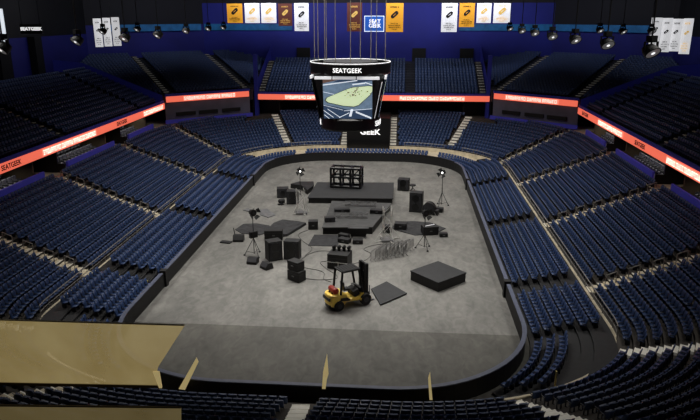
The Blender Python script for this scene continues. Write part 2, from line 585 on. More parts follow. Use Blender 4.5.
for k in range(CR):
    t = .7 + .82 * k
    for sx in (-1, 1):
        s = -22.0
        while s < cl + 22:
            px_, py_ = CB[0] + cd[0] * s + cn[0] * t, CB[1] + cd[1] * s + cn[1] * t
            s += .53
            if px_ < 19.4 or py_ < 63.2 or px_ > 45 or py_ > 87.2: continue
            if (px_ - 31) * 14.5 + (py_ - 88.5) * 15 > -26: continue
            if abs(s - .5) < .9 or abs(s - cl + .2) < .9: continue
            seats.append((px_ * sx, py_, CZ0 + k * CDZ, math.atan2(-cn[1], -cn[0] * sx) - PI / 2, 'upper', k, 0))

# choose the 300 nearest seats in frame as individual things
cand = []
for i, s in enumerate(seats):
    px, py, zc = proj((s[0], s[1], s[2] + .6))
    if 2 < px < 698 and py < 416 and zc > 0:
        if px < 162 and 319 < py < 388: continue          # behind the glowing tan screen
        cand.append((zc, i))
cand.sort()
hero = [i for _, i in cand[:300]]
hs = set(hero)
SV, SF, NB = seat_arrays()
rest = [s for i, s in enumerate(seats) if i not in hs]
A = np.array([(s[0], s[1], s[2], s[3]) for s in rest])
c, sn = np.cos(A[:, 3]), np.sin(A[:, 3])
X = SV[None, :, 0] * c[:, None] - SV[None, :, 1] * sn[:, None] + A[:, 0:1]
Y = SV[None, :, 0] * sn[:, None] + SV[None, :, 1] * c[:, None] + A[:, 1:2]
Zz = np.repeat(SV[None, :, 2], len(rest), 0) + A[:, 2:3]
V = np.stack([X, Y, Zz], -1).reshape(-1, 3)
nv, nf = len(SV), len(SF)
FQ = np.array(SF)
FA = (FQ[None] + (np.arange(len(rest)) * nv)[:, None, None]).reshape(-1, 4)
me = bpy.data.meshes.new('stadium_seating')
me.vertices.add(len(V)); me.vertices.foreach_set('co', V.ravel())
me.loops.add(FA.size); me.loops.foreach_set('vertex_index', FA.ravel().astype(np.int32))
me.polygons.add(len(FA)); me.polygons.foreach_set('loop_start', (np.arange(len(FA)) * 4).astype(np.int32))
me.materials.append(M['seat']); me.materials.append(M['seat2'])
mi = np.zeros(nf, np.int32); mi[NB:] = 1
me.polygons.foreach_set('material_index', np.tile(mi, len(rest)))
me.update(calc_edges=True)
me.validate()
o = bpy.data.objects.new('stadium_seating', me)
COL.objects.link(o)
tag(o, 'thousands of dark blue folding seats filling the far and side stands and upper decks', 'stadium seats', kind='stuff')

# hero seat with parts
root0 = thing('stadium_seat', 'x', 'seat')
mb = MB()
R_ = []
for zi, (z, yy) in enumerate(((.40, -.15), (.55, -.185), (.70, -.22), (.84, -.27), (.87, -.29))):
    R_.append([(x, yy + .07 * (x / .22) ** 2, z - (.02 * (x / .22) ** 4 if zi > 2 else 0)) for x in (-.22, -.13, -.04, .04, .13, .22)])
vs = [p for r in R_ for p in r] + [(p[0], p[1] - .035, p[2]) for r in R_ for p in r]
fs = []
for r in range(4):
    for q in range(5):
        a = r * 6 + q
        fs += [(a + 1, a, a + 6, a + 7), (a + 30, a + 31, a + 37, a + 36)]
for q in range(5): fs += [(24 + q + 1, 24 + q, 54 + q, 54 + q + 1), (q, q + 1, 31 + q, 30 + q)]
for r in range(4): fs += [(r * 6, 30 + r * 6, 36 + r * 6, 6 + r * 6), (r * 6 + 11, r * 6 + 41, r * 6 + 35, r * 6 + 5)]
mb.add(vs, fs)
mb.build('backrest', M['seat'], root0, smooth=False)
mb = MB(); mb.box((0, -.045, .58), (.41, .07, .36), rx=.16); mb.box((0, -.02, .415), (.38, .16, .05), rx=.1)
mb.build('seat_pan', M['seat'], root0)
mb = MB(); mb.box((-.255, 0, .6), (.045, .34, .04)); mb.box((-.255, -.12, .36), (.035, .07, .46))
mb.build('armrest', M['seat2'], root0)
mb = MB(); mb.box((0, -.12, .2), (.05, .07, .4)); mb.box((0, -.1, .02), (.16, .22, .04)); mb.box((0, -.13, .41), (.4, .06, .05))
mb.build('pedestal', M['seat2'], root0)


def nearest_aisle(x, y):
    best = None
    for a in AISLES:
        d, sd = aisle_dist(a, x, y)
        if d < 30 and (best is None or d < best[0]): best = (d, sd, a[0])
    return best


names = {}
zone_name = {'bowl': 'row from the rink', 'riser': 'riser row from the boards'}
info = []
for i in hero:
    s = seats[i]
    if s[4] == 'riser': b = (abs(s[1] - 7.6), 1, 'x'); info.append((i, ('riser', s[5], s[0] > 0), s[6])); continue
    b = nearest_aisle(s[0], s[1])
    side = 'right' if b[1] < 0 else 'left'
    if 'corner' in b[2] or 'near' in b[2]: side = 'beyond' if (s[1] > 4 and s[1] > (5.0 if abs(s[0]) < 21 else 3)) else 'this side'
    if 'corner' in b[2]:
        a = [q for q in AISLES if q[0] == b[2]][0]
        dd = a[2] - a[1]; tt = (s[0] - a[1][0]) / dd[0]
        side = 'beyond' if s[1] > a[1][1] + dd[1] * tt else 'on this side'
    if 'near' in b[2]: side = 'on this side' if s[1] < 14.9 else 'beyond'
    info.append((i, (b[2], s[5], side), b[0]))
from collections import defaultdict
bk = defaultdict(list)
for i, key, d in info: bk[key].append((d, i))
first = True
for key, lst in bk.items():
    lst.sort()
    for n, (d, i) in enumerate(lst, 1):
        s = seats[i]
        if key[0] == 'riser':
            lab = 'blue folding seat on the floor risers, %s in %s row behind %s rink corner' % (ordn(n), ordn(key[1]), 'right' if key[2] else 'left')
            grp = 'nearest seats on the floor risers'
        elif key[2] in ('beyond', 'on this side'):
            lab = 'dark blue seat, %s %s the %s steps, %s row from the rink' % (ordn(n), key[2].replace('on this side', 'below'), key[0], ordn(key[1]))
            grp = 'nearest seats round the corner steps'
        else:
            lab = 'dark blue seat, %s to %s of the %s steps, %s row from the rink' % (ordn(n), key[2], key[0], ordn(key[1]))
            grp = 'nearest seats of the bottom stand'
        r = root0 if first else copy_tree(root0)
        first = False
        r.location = (s[0], s[1], s[2]); r.rotation_euler.z = s[3]
        r['label'] = lab; r['category'] = 'seat'; r['group'] = grp

# ------------------------------------------------------------------ aisle stairs
def bowl_z(j): return Z0 + j * DZ
def o_at(x, y):
    """bowl offset at a point (by bisection)"""
    lo, hi = 3.0, 22.0
    for _ in range(30):
        m_ = (lo + hi) / 2
        r = 8.5 + m_; rn = r - (4.5 if y < 8.5 else 0)
        dx = max(0, abs(x) - 4.6); dy = y - 52.5 if y > 52.5 else (8.5 - y if y < 8.5 else 0)
        inside = (dx / r) ** 2 + (dy / rn) ** 2 < 1
        if inside: hi = m_
        else: lo = m_
    return lo


AL = {'bottom centre': 'pale concrete aisle steps at the bottom centre of the near stand', 'lower right': 'pale aisle steps at lower right between rows of dark seats',
      'lower left': 'aisle steps at lower left under the tan screens', 'right corner': 'pale aisle steps crossing the curved rows at the right corner',
      'left corner': 'aisle steps of the left corner, seen through the tan screen', 'left near': 'tan aisle steps in left stand, nearest above the tan screen',
      'left middle': 'tan aisle steps across the middle of the left stand', 'left far': 'tan aisle steps in left stand, next before the far corner',
      'right near': 'tan aisle steps in right stand, nearest the curved corner', 'right middle': 'tan aisle steps across the middle of the right stand',
      'right far': 'tan aisle steps in right stand, next before the far corner', 'far left corner': 'narrow aisle steps at far left corner of the lower bowl',
      'far right corner': 'narrow aisle steps at far right corner of the lower bowl', 'far left': 'wide pale steps at far end left, below the dark vomitory',
      'far right': 'wide pale steps at far end right, below the dark vomitory', 'left of the far tunnel': 'pale steps just left of the black tunnel cover',
      'right of the far tunnel': 'pale steps just right of the black tunnel cover'}
for a in AISLES:
    d = a[2] - a[1]; ln = np.hypot(*d); u = d / ln; nrm = np.array([-u[1], u[0]])
    t = thing('aisle_stairs', AL[a[0]], 'stairs', (0, 0, 0), 0, 'aisle steps of the lower bowl')
    mb = MB(); hb = MB()
    last = -1
    for q in np.arange(0.0, ln, .05):
        p = a[1] + u * q
        oo = o_at(*p)
        j2 = int(math.floor((oo - O0 + .38) / (DO / 2)))
        if j2 == last or j2 < 0 or j2 >= 2 * NR: continue
        last = j2
        zt = Z0 + j2 * DZ / 2 + .03
        qc = p + u * .22
        rz = math.atan2(u[1], u[0])
        mb.box((qc[0], qc[1], zt - .1), (.44, a[3] * 1.7, .2), rz)
        if j2 % 2 == 0: hb.box((p[0] + u[0] * .03, p[1] + u[1] * .03, zt + .012), (.06, a[3] * 1.7, .02), rz)
    pale = a[0] in ('bottom centre', 'lower right', 'right corner', 'far left', 'far right', 'left of the far tunnel', 'right of the far tunnel')
    mb.build('tread', M['steps'] if pale else M['tan'], t)
    hb.build('nosing', M['steps'], t)
    # loop handrails standing down the middle of the stair
    if 'near' in a[0] or 'middle' in a[0] or a[0] in ('left far', 'right far', 'far left corner', 'far right corner'):
        for m_ in range(1, NR, 2):
            q = None
            for s_ in np.arange(0.0, ln, .1):
                if o_at(*(a[1] + u * s_)) > O0 + m_ * DO: q = s_; break
            if q is None: continue
            p = a[1] + u * q
            zt = bowl_z(m_)
            hr = MB()
            hr.path([(p[0], p[1], zt), (p[0], p[1], zt + .9), (p[0] + u[0] * .75, p[1] + u[1] * .75, zt + .9 + DZ), (p[0] + u[0] * .75, p[1] + u[1] * .75, zt + DZ)], .035)
            hr.build('handrail', M['rail'], t)

# dark riser aisles with yellow nosings
for sx, sn_ in ((-1, 'left'), (1, 'right')):
    for a, an in zip(RA, ('nearest', 'middle', 'farthest')):
        t = thing('riser_steps', 'dark gangway with yellow nosings through %s floor risers, the %s of three' % (sn_, an), 'stairs', (0, 0, 0), 0, 'gangways through the floor risers')
        mb, nb = MB(), MB()
        for k in range(RR):
            x = (13.1 + RO0 + k * RDO) * sx
            z = RZ0 + k * RDZ
            mb.box((x - .1 * sx, a, z + .02), (.36, 1.5, .05))
            nb.box((x - .3 * sx, a - .55, z + .06), (.1, .45, .05))
        mb.build('tread', M['black'], t); nb.build('nosing', M['nosing'], t)

# upper deck stairs
def upper_stairs(label, p0, dirv, z0, dz, step, n=UR, w=1.1):
    t = thing('upper_aisle_stairs', label, 'stairs', (0, 0, 0), 0, 'steps of the upper decks')
    mb, nb = MB(), MB()
    rz = math.atan2(dirv[1], dirv[0])
    for k in range(2 * n):
        p = (p0[0] + dirv[0] * step * k / 2, p0[1] + dirv[1] * step * k / 2)
        mb.box((p[0], p[1], z0 + dz * k / 2), (step / 2, w, .16), rz)
        if k % 2 == 0: nb.box((p[0] - dirv[0] * step * .2, p[1] - dirv[1] * step * .2, z0 + dz * k / 2 + .09), (.2, w, .03), rz)
    mb.build('tread', M['terrace'], t); nb.build('nosing', M['steps'], t)
for sx, sn_ in ((-1, 'left'), (1, 'right')):
    for s, lab in ((.25, 'inner'), (cl - .45, 'outer')):
        p = (CB[0] + cd[0] * s + cn[0] * .4, CB[1] + cd[1] * s + cn[1] * .4)
        upper_stairs('pale steps climbing the far %s corner upper deck, %s flight' % (sn_, lab), (p[0] * sx, p[1]), (cn[0] * sx, cn[1]), CZ0 + .05, CDZ, .82, n=CR, w=.75)
    upper_stairs('pale steps beside the blue wall at %s edge of far upper deck' % sn_, (17.9 * sx, 74.7), (0, 1), UZ0 + .05, UDZ, .78, w=.9)

# side deck aisles are dark dotted steps
for sx, sn_ in ((-1, 'left'), (1, 'right')):
    for y, nm in ((34.0, 'dim dotted steps crossing the %s upper deck' % sn_), (12.0, 'dim steps at the near part of %s upper deck' % sn_)):
        t = thing('upper_aisle_stairs', nm, 'stairs', (0, 0, 0), 0, 'steps of the upper decks')
        mb, nb = MB(), MB()
        for k in range(2 * UR):
            mb.box(((30.2 + .41 * k) * sx, y, UZ0 + UDZ * k / 2 + .02), (.41, 1.1, .1))
            if k % 2 == 0: nb.box(((30.1 + .41 * k) * sx, y, UZ0 + UDZ * k / 2 + .1), (.25, .7, .08))
        mb.build('tread', M['terrace_up'], t); nb.build('nosing', M['tan'], t)

# ------------------------------------------------------------------ upper deck structure
for sx, sn_ in ((-1, 'left'), (1, 'right')):
    prof = [(29.9, 6.9), (29.9, UZ0)]
    for k in range(UR): prof += [(30.2 + .82 * k, UZ0 + k * UDZ), (31.02 + .82 * k, UZ0 + k * UDZ)]
    prof += [(45.9, UZ0 + 12 * UDZ), (45.9, 6.9)]
    mb = MB().xprism([(x * sx, z) for x, z in prof], -14, 62.3)
    struct('upper_deck', mb, M['terrace_up'])
prof = [(74.45, 6.9), (74.45, UZ0)]
for k in range(UR): prof += [(74.6 + .78 * k, UZ0 + k * UDZ), (75.38 + .78 * k, UZ0 + k * UDZ)]
prof += [(88.4, UZ0 + 12 * UDZ), (88.4, 6.9)]
n = len(prof)
mb = MB()
mb.add([(-18.5, y, z) for y, z in prof] + [(18.5, y, z) for y, z in prof], [tuple(range(n)), tuple(range(2 * n - 1, n - 1, -1))] + [((i + 1) % n, i, n + i, n + (i + 1) % n) for i in range(n)])
struct('upper_deck', mb, M['terrace_up'])
for sx, sn_ in ((-1, 'left'), (1, 'right')):
    mb = MB()
    for k in range(CR):
        t0 = .3 + .82 * k
        def clipx(t):
            # intersection of the row line with x=19.0 and y=62.6
            s0 = (19.0 - CB[0] - cn[0] * t) / cd[0]
            s1 = (62.6 - CB[1] - cn[1] * t) / cd[1]
            a_ = (CB[0] + cd[0] * s0 + cn[0] * t, CB[1] + cd[1] * s0 + cn[1] * t)
            b_ = (CB[0] + cd[0] * s1 + cn[0] * t, CB[1] + cd[1] * s1 + cn[1] * t)
            if b_[0] > 45.8:
                s1 = (45.8 - CB[0] - cn[0] * t) / cd[0]
                b_ = (CB[0] + cd[0] * s1 + cn[0] * t, CB[1] + cd[1] * s1 + cn[1] * t)
            return a_, b_
        a0, b0 = clipx(t0); a1, b1 = clipx(t0 + .82)
        z = CZ0 + k * CDZ
        poly = [(a0[0] * sx, a0[1]), (b0[0] * sx, b0[1]), (b1[0] * sx, b1[1]), (a1[0] * sx, a1[1])]
        mb.prism(poly if sx > 0 else poly[::-1], 7.2 if k < 1 else z - .7, z)
    struct('upper_deck', mb, M['terrace_up'])
    # blue end walls of the decks (the upright blue strips by the corners)
    mb = MB()
    mb.xprism([(18.45 * sx, 4.2), (18.95 * sx, 4.2), (18.95 * sx, 14.2), (18.45 * sx, 14.2)], 74.3, 75.4)
    n_ = 12
    mb.add([(18.7 * sx, 74.4, 7), (18.7 * sx, 88.4, 7), (18.7 * sx, 88.4, 15.2), (18.7 * sx, 74.4, 9.4)], [(0, 1, 2, 3)])
    struct('trim_2', mb, M['bluepaint'])
    mb = MB(); mb.add([(29.9 * sx, 62.4, 6.9), (45.9 * sx, 62.4, 6.9), (45.9 * sx, 62.4, 14.0), (41.5 * sx, 62.4, 13.6), (29.9 * sx, 62.4, 9.0)], [(0, 1, 2, 3, 4)])
    struct('trim_3', mb, M['bluepaint'])
    # blue parapets above the ribbon
    mb = MB(); mb.box((29.72 * sx, 24.2, 8.1), (.14, 76, .4)); struct('trim_4', mb, M['bluepaint'])
    m_ = ((CA[0] + CB[0]) / 2 * sx, (CA[1] + CB[1]) / 2)
    rzc = math.atan2(cd[1], cd[0] * sx)
    mb = MB(); mb.box((m_[0], m_[1], 8.85), (cl + .3, .16, .4), rzc); struct('trim_5', mb, M['bluepaint'])
    # grey fascia below the corner ribbon and violet rail under it
    mb = MB(); mb.box((m_[0] + cn[0] * .25 * sx, m_[1] + cn[1] * .25, 6.5), (cl + .4, .2, 2.6), rzc); struct('trim_6', mb, M['fascia'])
    mb = MB()
    for z_, s_ in ((5.0, -3.6), (5.0, 0.2), (5.0, 3.8)): mb.box((m_[0] + cd[0] * s_ * sx, m_[1] + cd[1] * s_, 5.95), (3.0, .24, .55), rzc)
    struct('trim_7', mb, M['black'])
    mb = MB(); mb.box((m_[0] - cn[0] * .2 * sx, m_[1] - cn[1] * .2, 4.95), (cl + .8, .3, .55), rzc); struct('trim_8', mb, M['purple'])
mb = MB(); mb.box((0, 74.36, 8.1), (36.9, .14, .4)); struct('trim_9', mb, M['bluepaint'])

# ------------------------------------------------------------------ ribbon displays
def glyphs(length, h, rnd):
    """unreadable letter-like strokes along x, centred on x=0, y up"""
    mb = MB(); x = -length / 2
    while x < length / 2 - h * .3:
        w = h * rnd.choice((.45, .6, .7))
        k = rnd.randint(0, 3)
        st = h * .17
        mb.box((x + st / 2, 0, 0), (st, h, .02))
        if k != 1: mb.box((x + w - st / 2, 0, 0), (st, h, .02))
        if k != 2: mb.box((x + w / 2, h / 2 - st / 2, 0), (w, st, .02))
        if k != 3: mb.box((x + w / 2, -h / 2 + st / 2, 0), (w, st, .02))
        if k != 0: mb.box((x + w / 2, 0, 0), (w * .8, st, .02))
        x += w + h * (.22 if rnd.random() > .2 else .55)
    return mb.v, mb.f


def place(v, f, origin, xdir, out, mb, mi=0):
    """stand flat lettering (x,y) on a wall: x along xdir, y up, z outwards"""
    xd, od = Vector(xdir), Vector(out)
    vs = [Vector(origin) + xd * p[0] + Vector((0, 0, 1)) * p[1] + od * p[2] for p in v]
    mb.add(vs, f, mi)


def ribbon(label, a, b, z, out, whites, blacks, h=.85):
    a, b = Vector((*a, 0)), Vector((*b, 0))
    d = (b - a); ln = d.length; d.normalize()
    od = Vector((*out, 0)).normalized()
    t = thing('ribbon_display', label, 'display', (0, 0, 0), 0, 'orange ribbon displays round the upper deck')
    mb = MB()
    c_ = (a + b) / 2
    mb.box((c_.x, c_.y, z), (ln, .22, h), math.atan2(d.y, d.x))
    mb.build('led_panel', M['led'], t)
    rnd = random.Random(3)
    for w0, w1 in whites:
        p = a + d * (w0 + w1) / 2 + od * .13
        mb = MB(); mb.box((p.x, p.y, z), (w1 - w0, .05, h * .8), math.atan2(d.y, d.x))
        pn = mb.build('message_band', M['ledpale'], t)
        v, f = glyphs(w1 - w0 - .3, h * .55, rnd)
        mb = MB(); place(v, f, (p.x + od.x * .05, p.y + od.y * .05, z), d, od, mb)
        mb.build('lettering', M['ledtext'], pn)
    for w, box in blacks:
        p = a + d * w + od * .14
        v, f = text_mesh('SEATGEEK', h * .78, .01, .012)
        mb = MB()
        place(v, f, (p.x + od.x * .03, p.y + od.y * .03, z), d, od, mb)
        mb.build('lettering', M['inkblack'], t)


RZ = 7.5
ribbon('orange LED ribbon running along the front of left upper deck', (-29.7, -14), (-29.7, 62.2), RZ, (1, 0), [(42.5, 54), (68, 75.5), (14, 28)], [(37.2, 0), (61.0, 0)])
ribbon('orange LED ribbon running along the front of right upper deck', (29.7, 62.2), (29.7, -14), RZ, (-1, 0), [(10, 19.5), (32, 44), (56, 68)], [(4.0, 0), (25.0, 0), (50, 0)])
ribbon('orange LED ribbon under the far upper deck, behind the scoreboard', (-18.3, 74.2), (18.9, 74.2), RZ, (0, -1), [(4.4, 11.5), (22.9, 33.3)], [])
ribbon('short orange LED ribbon across the far left corner', (-CA[0], CA[1]), (-CB[0], CB[1]), 8.25, (cn[0], -cn[1]), [(2.6, 11.0)], [])
ribbon('short orange LED ribbon across the far right corner', CB, CA, 8.25, (-cn[0], -cn[1]), [(2.0, 10.6)], [])

# ------------------------------------------------------------------ suites under the upper decks
for sx, sn_ in ((-1, 'left'), (1, 'right')):
    mb = MB(); mb.add([(36.5 * sx, -14, 4), (36.5 * sx, 68, 4), (36.5 * sx, 68, 7), (36.5 * sx, -14, 7)], [(0, 1, 2, 3)])
    struct('wall_suite_%s' % sn_, mb, M['black'])
    mb = MB(); mb.box((33.0 * sx, 27, 4.35), (8, 80, .3)); struct('floor_concourse_%s' % sn_, mb, M['tan'])
    for bi, (y0, y1, w) in enumerate(((2.0, 12.5, 'nearest'), (17.0, 28.2, 'second nearest'), (32.8, 44.2, 'third nearest'), (48.6, 57.0, 'farthest'))):
        t = thing('suite_balcony', 'violet fronted suite balcony under the %s upper deck, %s' % (sn_, w), 'balcony', (0, 0, 0), 0, 'violet suite balconies')
        yc, ly = (y0 + y1) / 2, y1 - y0
        mb = MB(); mb.box((29.6 * sx, yc, 5.1), (.24, ly, 1.25)); mb.build('parapet', M['purple'], t, bevel=.03)
        mb = MB(); mb.box((31.4 * sx, yc, 4.62), (3.3, ly, .25)); mb.box((33.3 * sx, yc, 4.9), (1.2, ly, .6)); mb.build('platform', M['dark'], t)
        for ye in (y0, y1):
            mb = MB(); mb.box((33.0 * sx, ye, 5.75), (4.8, .22, 2.4)); mb.box((30.5 * sx, ye, 5.0), (1.4, .2, .9)); mb.build('side_wall', M['brown'] if ye == y1 else M['black'], t)
        # club chairs, two rows
        for r_, (xx, zz) in enumerate(((31.3, 4.75), (33.3, 5.205))):
            nch = int((ly - 1.4) / .78)
            for q in range(nch):
                y = y0 + .9 + q * .78
                px, py, zc = proj((xx * sx, y, 5.3))
                if abs(sx) < 0: continue
                if not (-30 < px < 730): continue
                if not any(o_.name == 'club_chair' for o_ in COL.objects):
                    ch0 = thing('club_chair', 'x', 'chair')
                    m2 = MB(); m2.box((0, 0, .32), (.58, .58, .22)); m2.build('seat', M['suitechair'], ch0, bevel=.04)
                    m2 = MB(); m2.box((0, -.3, .62), (.58, .14, .66), rx=.12); m2.build('backrest', M['suitechair'], ch0, bevel=.04)
                    m2 = MB(); m2.box((-.3, 0, .4), (.1, .5, .4)); m2.box((.3, 0, .4), (.1, .5, .4)); m2.build('armrest', M['dark'], ch0)
                    m2 = MB(); m2.box((0, 0, .11), (.4, .4, .22)); m2.build('base', M['black'], ch0)
                    ch = ch0
                else: ch = copy_tree(ch0)
                ch.location = (xx * sx, y, zz); ch.rotation_euler.z = PI / 2 * sx
                ch['label'] = 'grey club chair in %s row of the %s %s suite balcony' % (('front', 'back')[r_], w, sn_)
                ch['group'] = '%s row chairs, %s %s suite' % (('front', 'back')[r_], w, sn_)
# far end: dark press level and black vomitory portals
mb = MB(); mb.add([(-24, 79, 3.5), (24, 79, 3.5), (24, 79, 7), (-24, 79, 7)], [(0, 1, 2, 3)]); struct('wall_suite_far', mb, M['black'])
for sx, sn_ in ((-1, 'left'), (1, 'right')):
    t = thing('vomitory_portal', 'black doorway portal at top of the far %s steps under the ribbon' % sn_, 'doorway', (0, 0, 0))
    mb = MB(); mb.box((17.2 * sx, 77.3, 5.7), (4.4, .2, 3.4)); mb.build('opening', M['blackgloss'], t)
    mb = MB(); mb.box((15.0 * sx, 76.3, 5.7), (.18, 2.2, 3.2)); mb.box((19.2 * sx, 75.7, 5.7), (.18, 3, 3.2)); mb.build('side_wall', M['black'], t)

# railing round the front of the main bowl
def railing(label, keepf):
    t = thing('guard_railing', label, 'railing', (0, 0, 0), 0, 'steel railings at the foot of the lower bowl')
    pts = [p for p in loop(5.84, 4.5, na=22, ns=40)]
    run = [p for p in pts if keepf(p[0], p[1])]
    if len(run) > 2:
        # keep consecutive order by cutting where there is a jump
        for i in range(1, len(run)):
            if math.hypot(run[i][0] - run[i - 1][0], run[i][1] - run[i - 1][1]) > 4:
                run = run[i:] + run[:i]; break
    zb = Z0
    for nm, z, r in (('top_rail', zb + .95, .04), ('middle_rail', zb + .5, .025)):
        MB().path([(p[0], p[1], z) for p in run], r).build(nm, M['rail'], t)
    MB().path([(p[0], p[1], zb + .06) for p in run], .07).build('kerb', M['tan'], t)
    for p in run[::2]:
        MB().tube((p[0], p[1], zb), (p[0], p[1], zb + .95), .03, 6).build('post', M['rail'], t)
railing('long steel railing between the floor risers and the left stand', lambda x, y: x < 0 and 6.5 < y < 57)
railing('long steel railing between the floor risers and the right stand', lambda x, y: x > 0 and 6.5 < y < 57)
for lab, lo, hi in (('left of the left steps', -99, -13.4), ('between left steps and tunnel', -11.7, -4.6), ('between tunnel and right steps', 4.7, 11.8), ('right of the right steps', 13.5, 99)):
    railing('steel railing above the far tan walkway, ' + lab, lambda x, y: y >= 57.8 and lo < x < hi)

# rink boards
t = thing('rink_boards', 'low black rink boards with pale cap all round the concrete floor', 'rink boards')
gap = lambda x, y: all(abs(y - a) > .35 for a in (15.2, 46.4)) or y < 0
mb = MB()
sweep(mb, [(.0, 0), (.0, 1.15), (.22, 1.15), (.22, 0)])
mb.build('board_wall', M['board'], t)
mb = MB()
sweep(mb, [(-.02, 1.15), (-.02, 1.22), (.26, 1.22), (.26, 1.15)], keep=lambda x, y: y < 56 and (y < 14.2 or y > 15.8))
mb.build('cap_rail', M['cap'], t)
mb = MB()
sweep(mb, [(-.02, 1.15), (-.02, 1.20), (.26, 1.20), (.26, 1.15)], keep=lambda x, y: y >= 56)
mb.build('cap_rail', M['black'], t)
for sx in (-1, 1):
    for y in (15.0, 46.2):
        mb = MB(); mb.box((13.2 * sx, y, .66), (.5, .5, 1.32)); mb.build('gate_post', M['board'], t)

# black tunnel cover with lettering at the far end
t = thing('tunnel_cover', 'black tunnel cover with white letters behind the hanging scoreboard', 'sign', (0.08, 66.4, 0))
mb = MB(); mb.box((0, .2, 3.1), (6.5, .3, 4.7)); mb.build('front_board', M['blackgloss'], t)
mb = MB(); mb.box((-3.15, 5, 2.8), (.2, 9.5, 4.1)); mb.box((3.15, 5, 2.8), (.2, 9.5, 4.1)); mb.box((0, 5, 4.9), (6.5, 9.6, .12)); mb.build('tunnel_wall', M['black'], t)
v, f = text_mesh('SEAT\nGEEK', 1.12, .02, .03, 1.0)
mb = MB(); place([(p[0] * 1.12, p[1], p[2]) for p in v], f, (.28, .02, 3.75), (1, 0, 0), (0, -1, 0), mb); mb.build('lettering', M['lettering'], t)
mb = MB(); mb.box((0, -.1, .52), (5.2, .1, .5)); mb.build('sill_panel', M['tan'], t)

# tan screens and slivers by the near end, brightened by their own glow
def sheet(name, label, cat, poly, y, m, th=.04, group=None, bars=None):
    t = thing(name, label, cat, (0, 0, 0), 0, group)
    MB().xprism(poly, y, y + th).build('glow_panel', m, t)
    if bars: bars(t)
    return t
t = sheet('glow_screen', 'wide tan see-through screen hanging over the lower left seats', 'screen', [(-11.9, 8.52), (-3.36, 8.59), (-4.63, 6.65), (-4.69, 6.47), (-4.63, 5.68), (-12.43, 5.46)], -8.0, M['tanglass'])
MB().xprism([(-11.9, 8.49), (-3.39, 8.56), (-3.36, 8.6), (-11.9, 8.53)], -8.03, -7.96).build('top_edge', M['tan'], t)
MB().xprism([(-4.86, 6.44), (-4.6, 6.44), (-4.55, 5.69), (-4.66, 5.69)], -8.04, -7.95).build('end_post', M['sliver'], t)
MB().xprism([(-12.43, 5.46), (-4.63, 5.68), (-4.63, 5.8), (-12.4, 5.58)], -8.03, -7.95).build('bottom_edge', M['brown'], t)
t = sheet('glow_screen', 'second tan see-through screen across the bottom left corner', 'screen', [(-11.05, 5.86), (-3.04, 6.19), (-3.1, 5.4), (-11.21, 4.95)], -10.0, M['tanglass2'])
MB().xprism([(-11.05, 5.82), (-3.04, 6.15), (-3.04, 6.2), (-11.05, 5.87)], -10.03, -9.95).build('top_edge', M['brown'], t)
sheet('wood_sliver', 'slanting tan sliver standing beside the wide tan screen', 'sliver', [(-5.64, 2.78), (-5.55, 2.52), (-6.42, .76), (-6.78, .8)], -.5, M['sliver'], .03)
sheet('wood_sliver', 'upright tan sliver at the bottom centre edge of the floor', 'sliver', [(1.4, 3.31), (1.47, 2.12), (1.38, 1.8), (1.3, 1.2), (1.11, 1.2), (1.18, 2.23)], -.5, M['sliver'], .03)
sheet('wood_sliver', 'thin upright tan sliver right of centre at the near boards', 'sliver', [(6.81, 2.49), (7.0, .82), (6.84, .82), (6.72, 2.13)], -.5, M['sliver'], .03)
# blond rail posts at lower right of the floor risers
for (x, y, lab) in ((13.7, 1.15, 'short pale post standing at the end of the curved riser seats'), ):
    t = thing('rail_post', lab, 'post', (x, y, 0))
    MB().tube((0, 0, 0), (0, 0, 1.9), .05).build('pole', M['nosing'], t)
    MB().box((0, 0, .06), (.3, .3, .12)).build('base_plate', M['tan'], t)

# ------------------------------------------------------------------ scoreboard
SB = thing('hanging_scoreboard', 'black rounded scoreboard hanging over the floor, screen showing an arena picture', 'scoreboard', (.08, 32.0, 0))
def sqloop(h, z, n=64, e=5.0):
    out = []
    for i in range(n):
        a = 2 * PI * i / n
        c_, s_ = math.cos(a), math.sin(a)
        r = h / ((abs(c_) ** e + abs(s_) ** e) ** (1 / e))
        out.append((r * c_, r * s_, z))
    return out
def loft(loops, m, name, parent, cap=True):
    mb = MB(); n = len(loops[0])
    vs = [p for l in loops for p in l]
    fs = [(k * n + i, k * n + (i + 1) % n, (k + 1) * n + (i + 1) % n, (k + 1) * n + i) for k in range(len(loops) - 1) for i in range(n)]
    if cap: fs += [tuple(range(n - 1, -1, -1)), tuple(range((len(loops) - 1) * n, len(loops) * n))]
    mb.add(vs, fs)
    return mb.build(name, m, parent)
circ = lambda r, z, n=64: [(r * math.cos(2 * PI * i / n), r * math.sin(2 * PI * i / n), z) for i in range(n)]
ring = loft([circ(3.6, 15.0), circ(3.8, 15.05), circ(3.82, 15.2), circ(3.82, 16.02), circ(3.76, 16.1), circ(3.45, 16.1), circ(3.45, 15.8)], M['blackgloss'], 'top_ring', SB)
mb = MB(); n_ = 96
for i in range(n_):
    a, b_ = 2 * PI * i / n_, 2 * PI * (i + 1) / n_
    mb.tube((3.78 * math.cos(a), 3.78 * math.sin(a), 16.1), (3.78 * math.cos(b_), 3.78 * math.sin(b_), 16.1), .045, 6)
mb.build('rim_light', M['chrome'], ring)
def ring_text(txt, size, r, z, a0, parent, name='lettering', st=1.0):
    v, f = text_mesh(txt, size, .015, .008, 1.04)
    vs = []
    for p in v:
        a = a0 + p[0] * st / r
        rr = r + p[2] + .02
        vs.append((rr * math.cos(a), rr * math.sin(a), z + p[1]))
    MB().add(vs, f).build(name, M['lettering'], parent)
for a0 in (-PI / 2, PI / 2): ring_text('SEATGEEK', .56, 3.82, 15.52, a0, ring, st=1.0)
body = loft([sqloop(2.55, 11.0), sqloop(2.62, 11.1), sqloop(3.32, 14.7), sqloop(3.32, 15.02)], M['black'], 'body', SB)
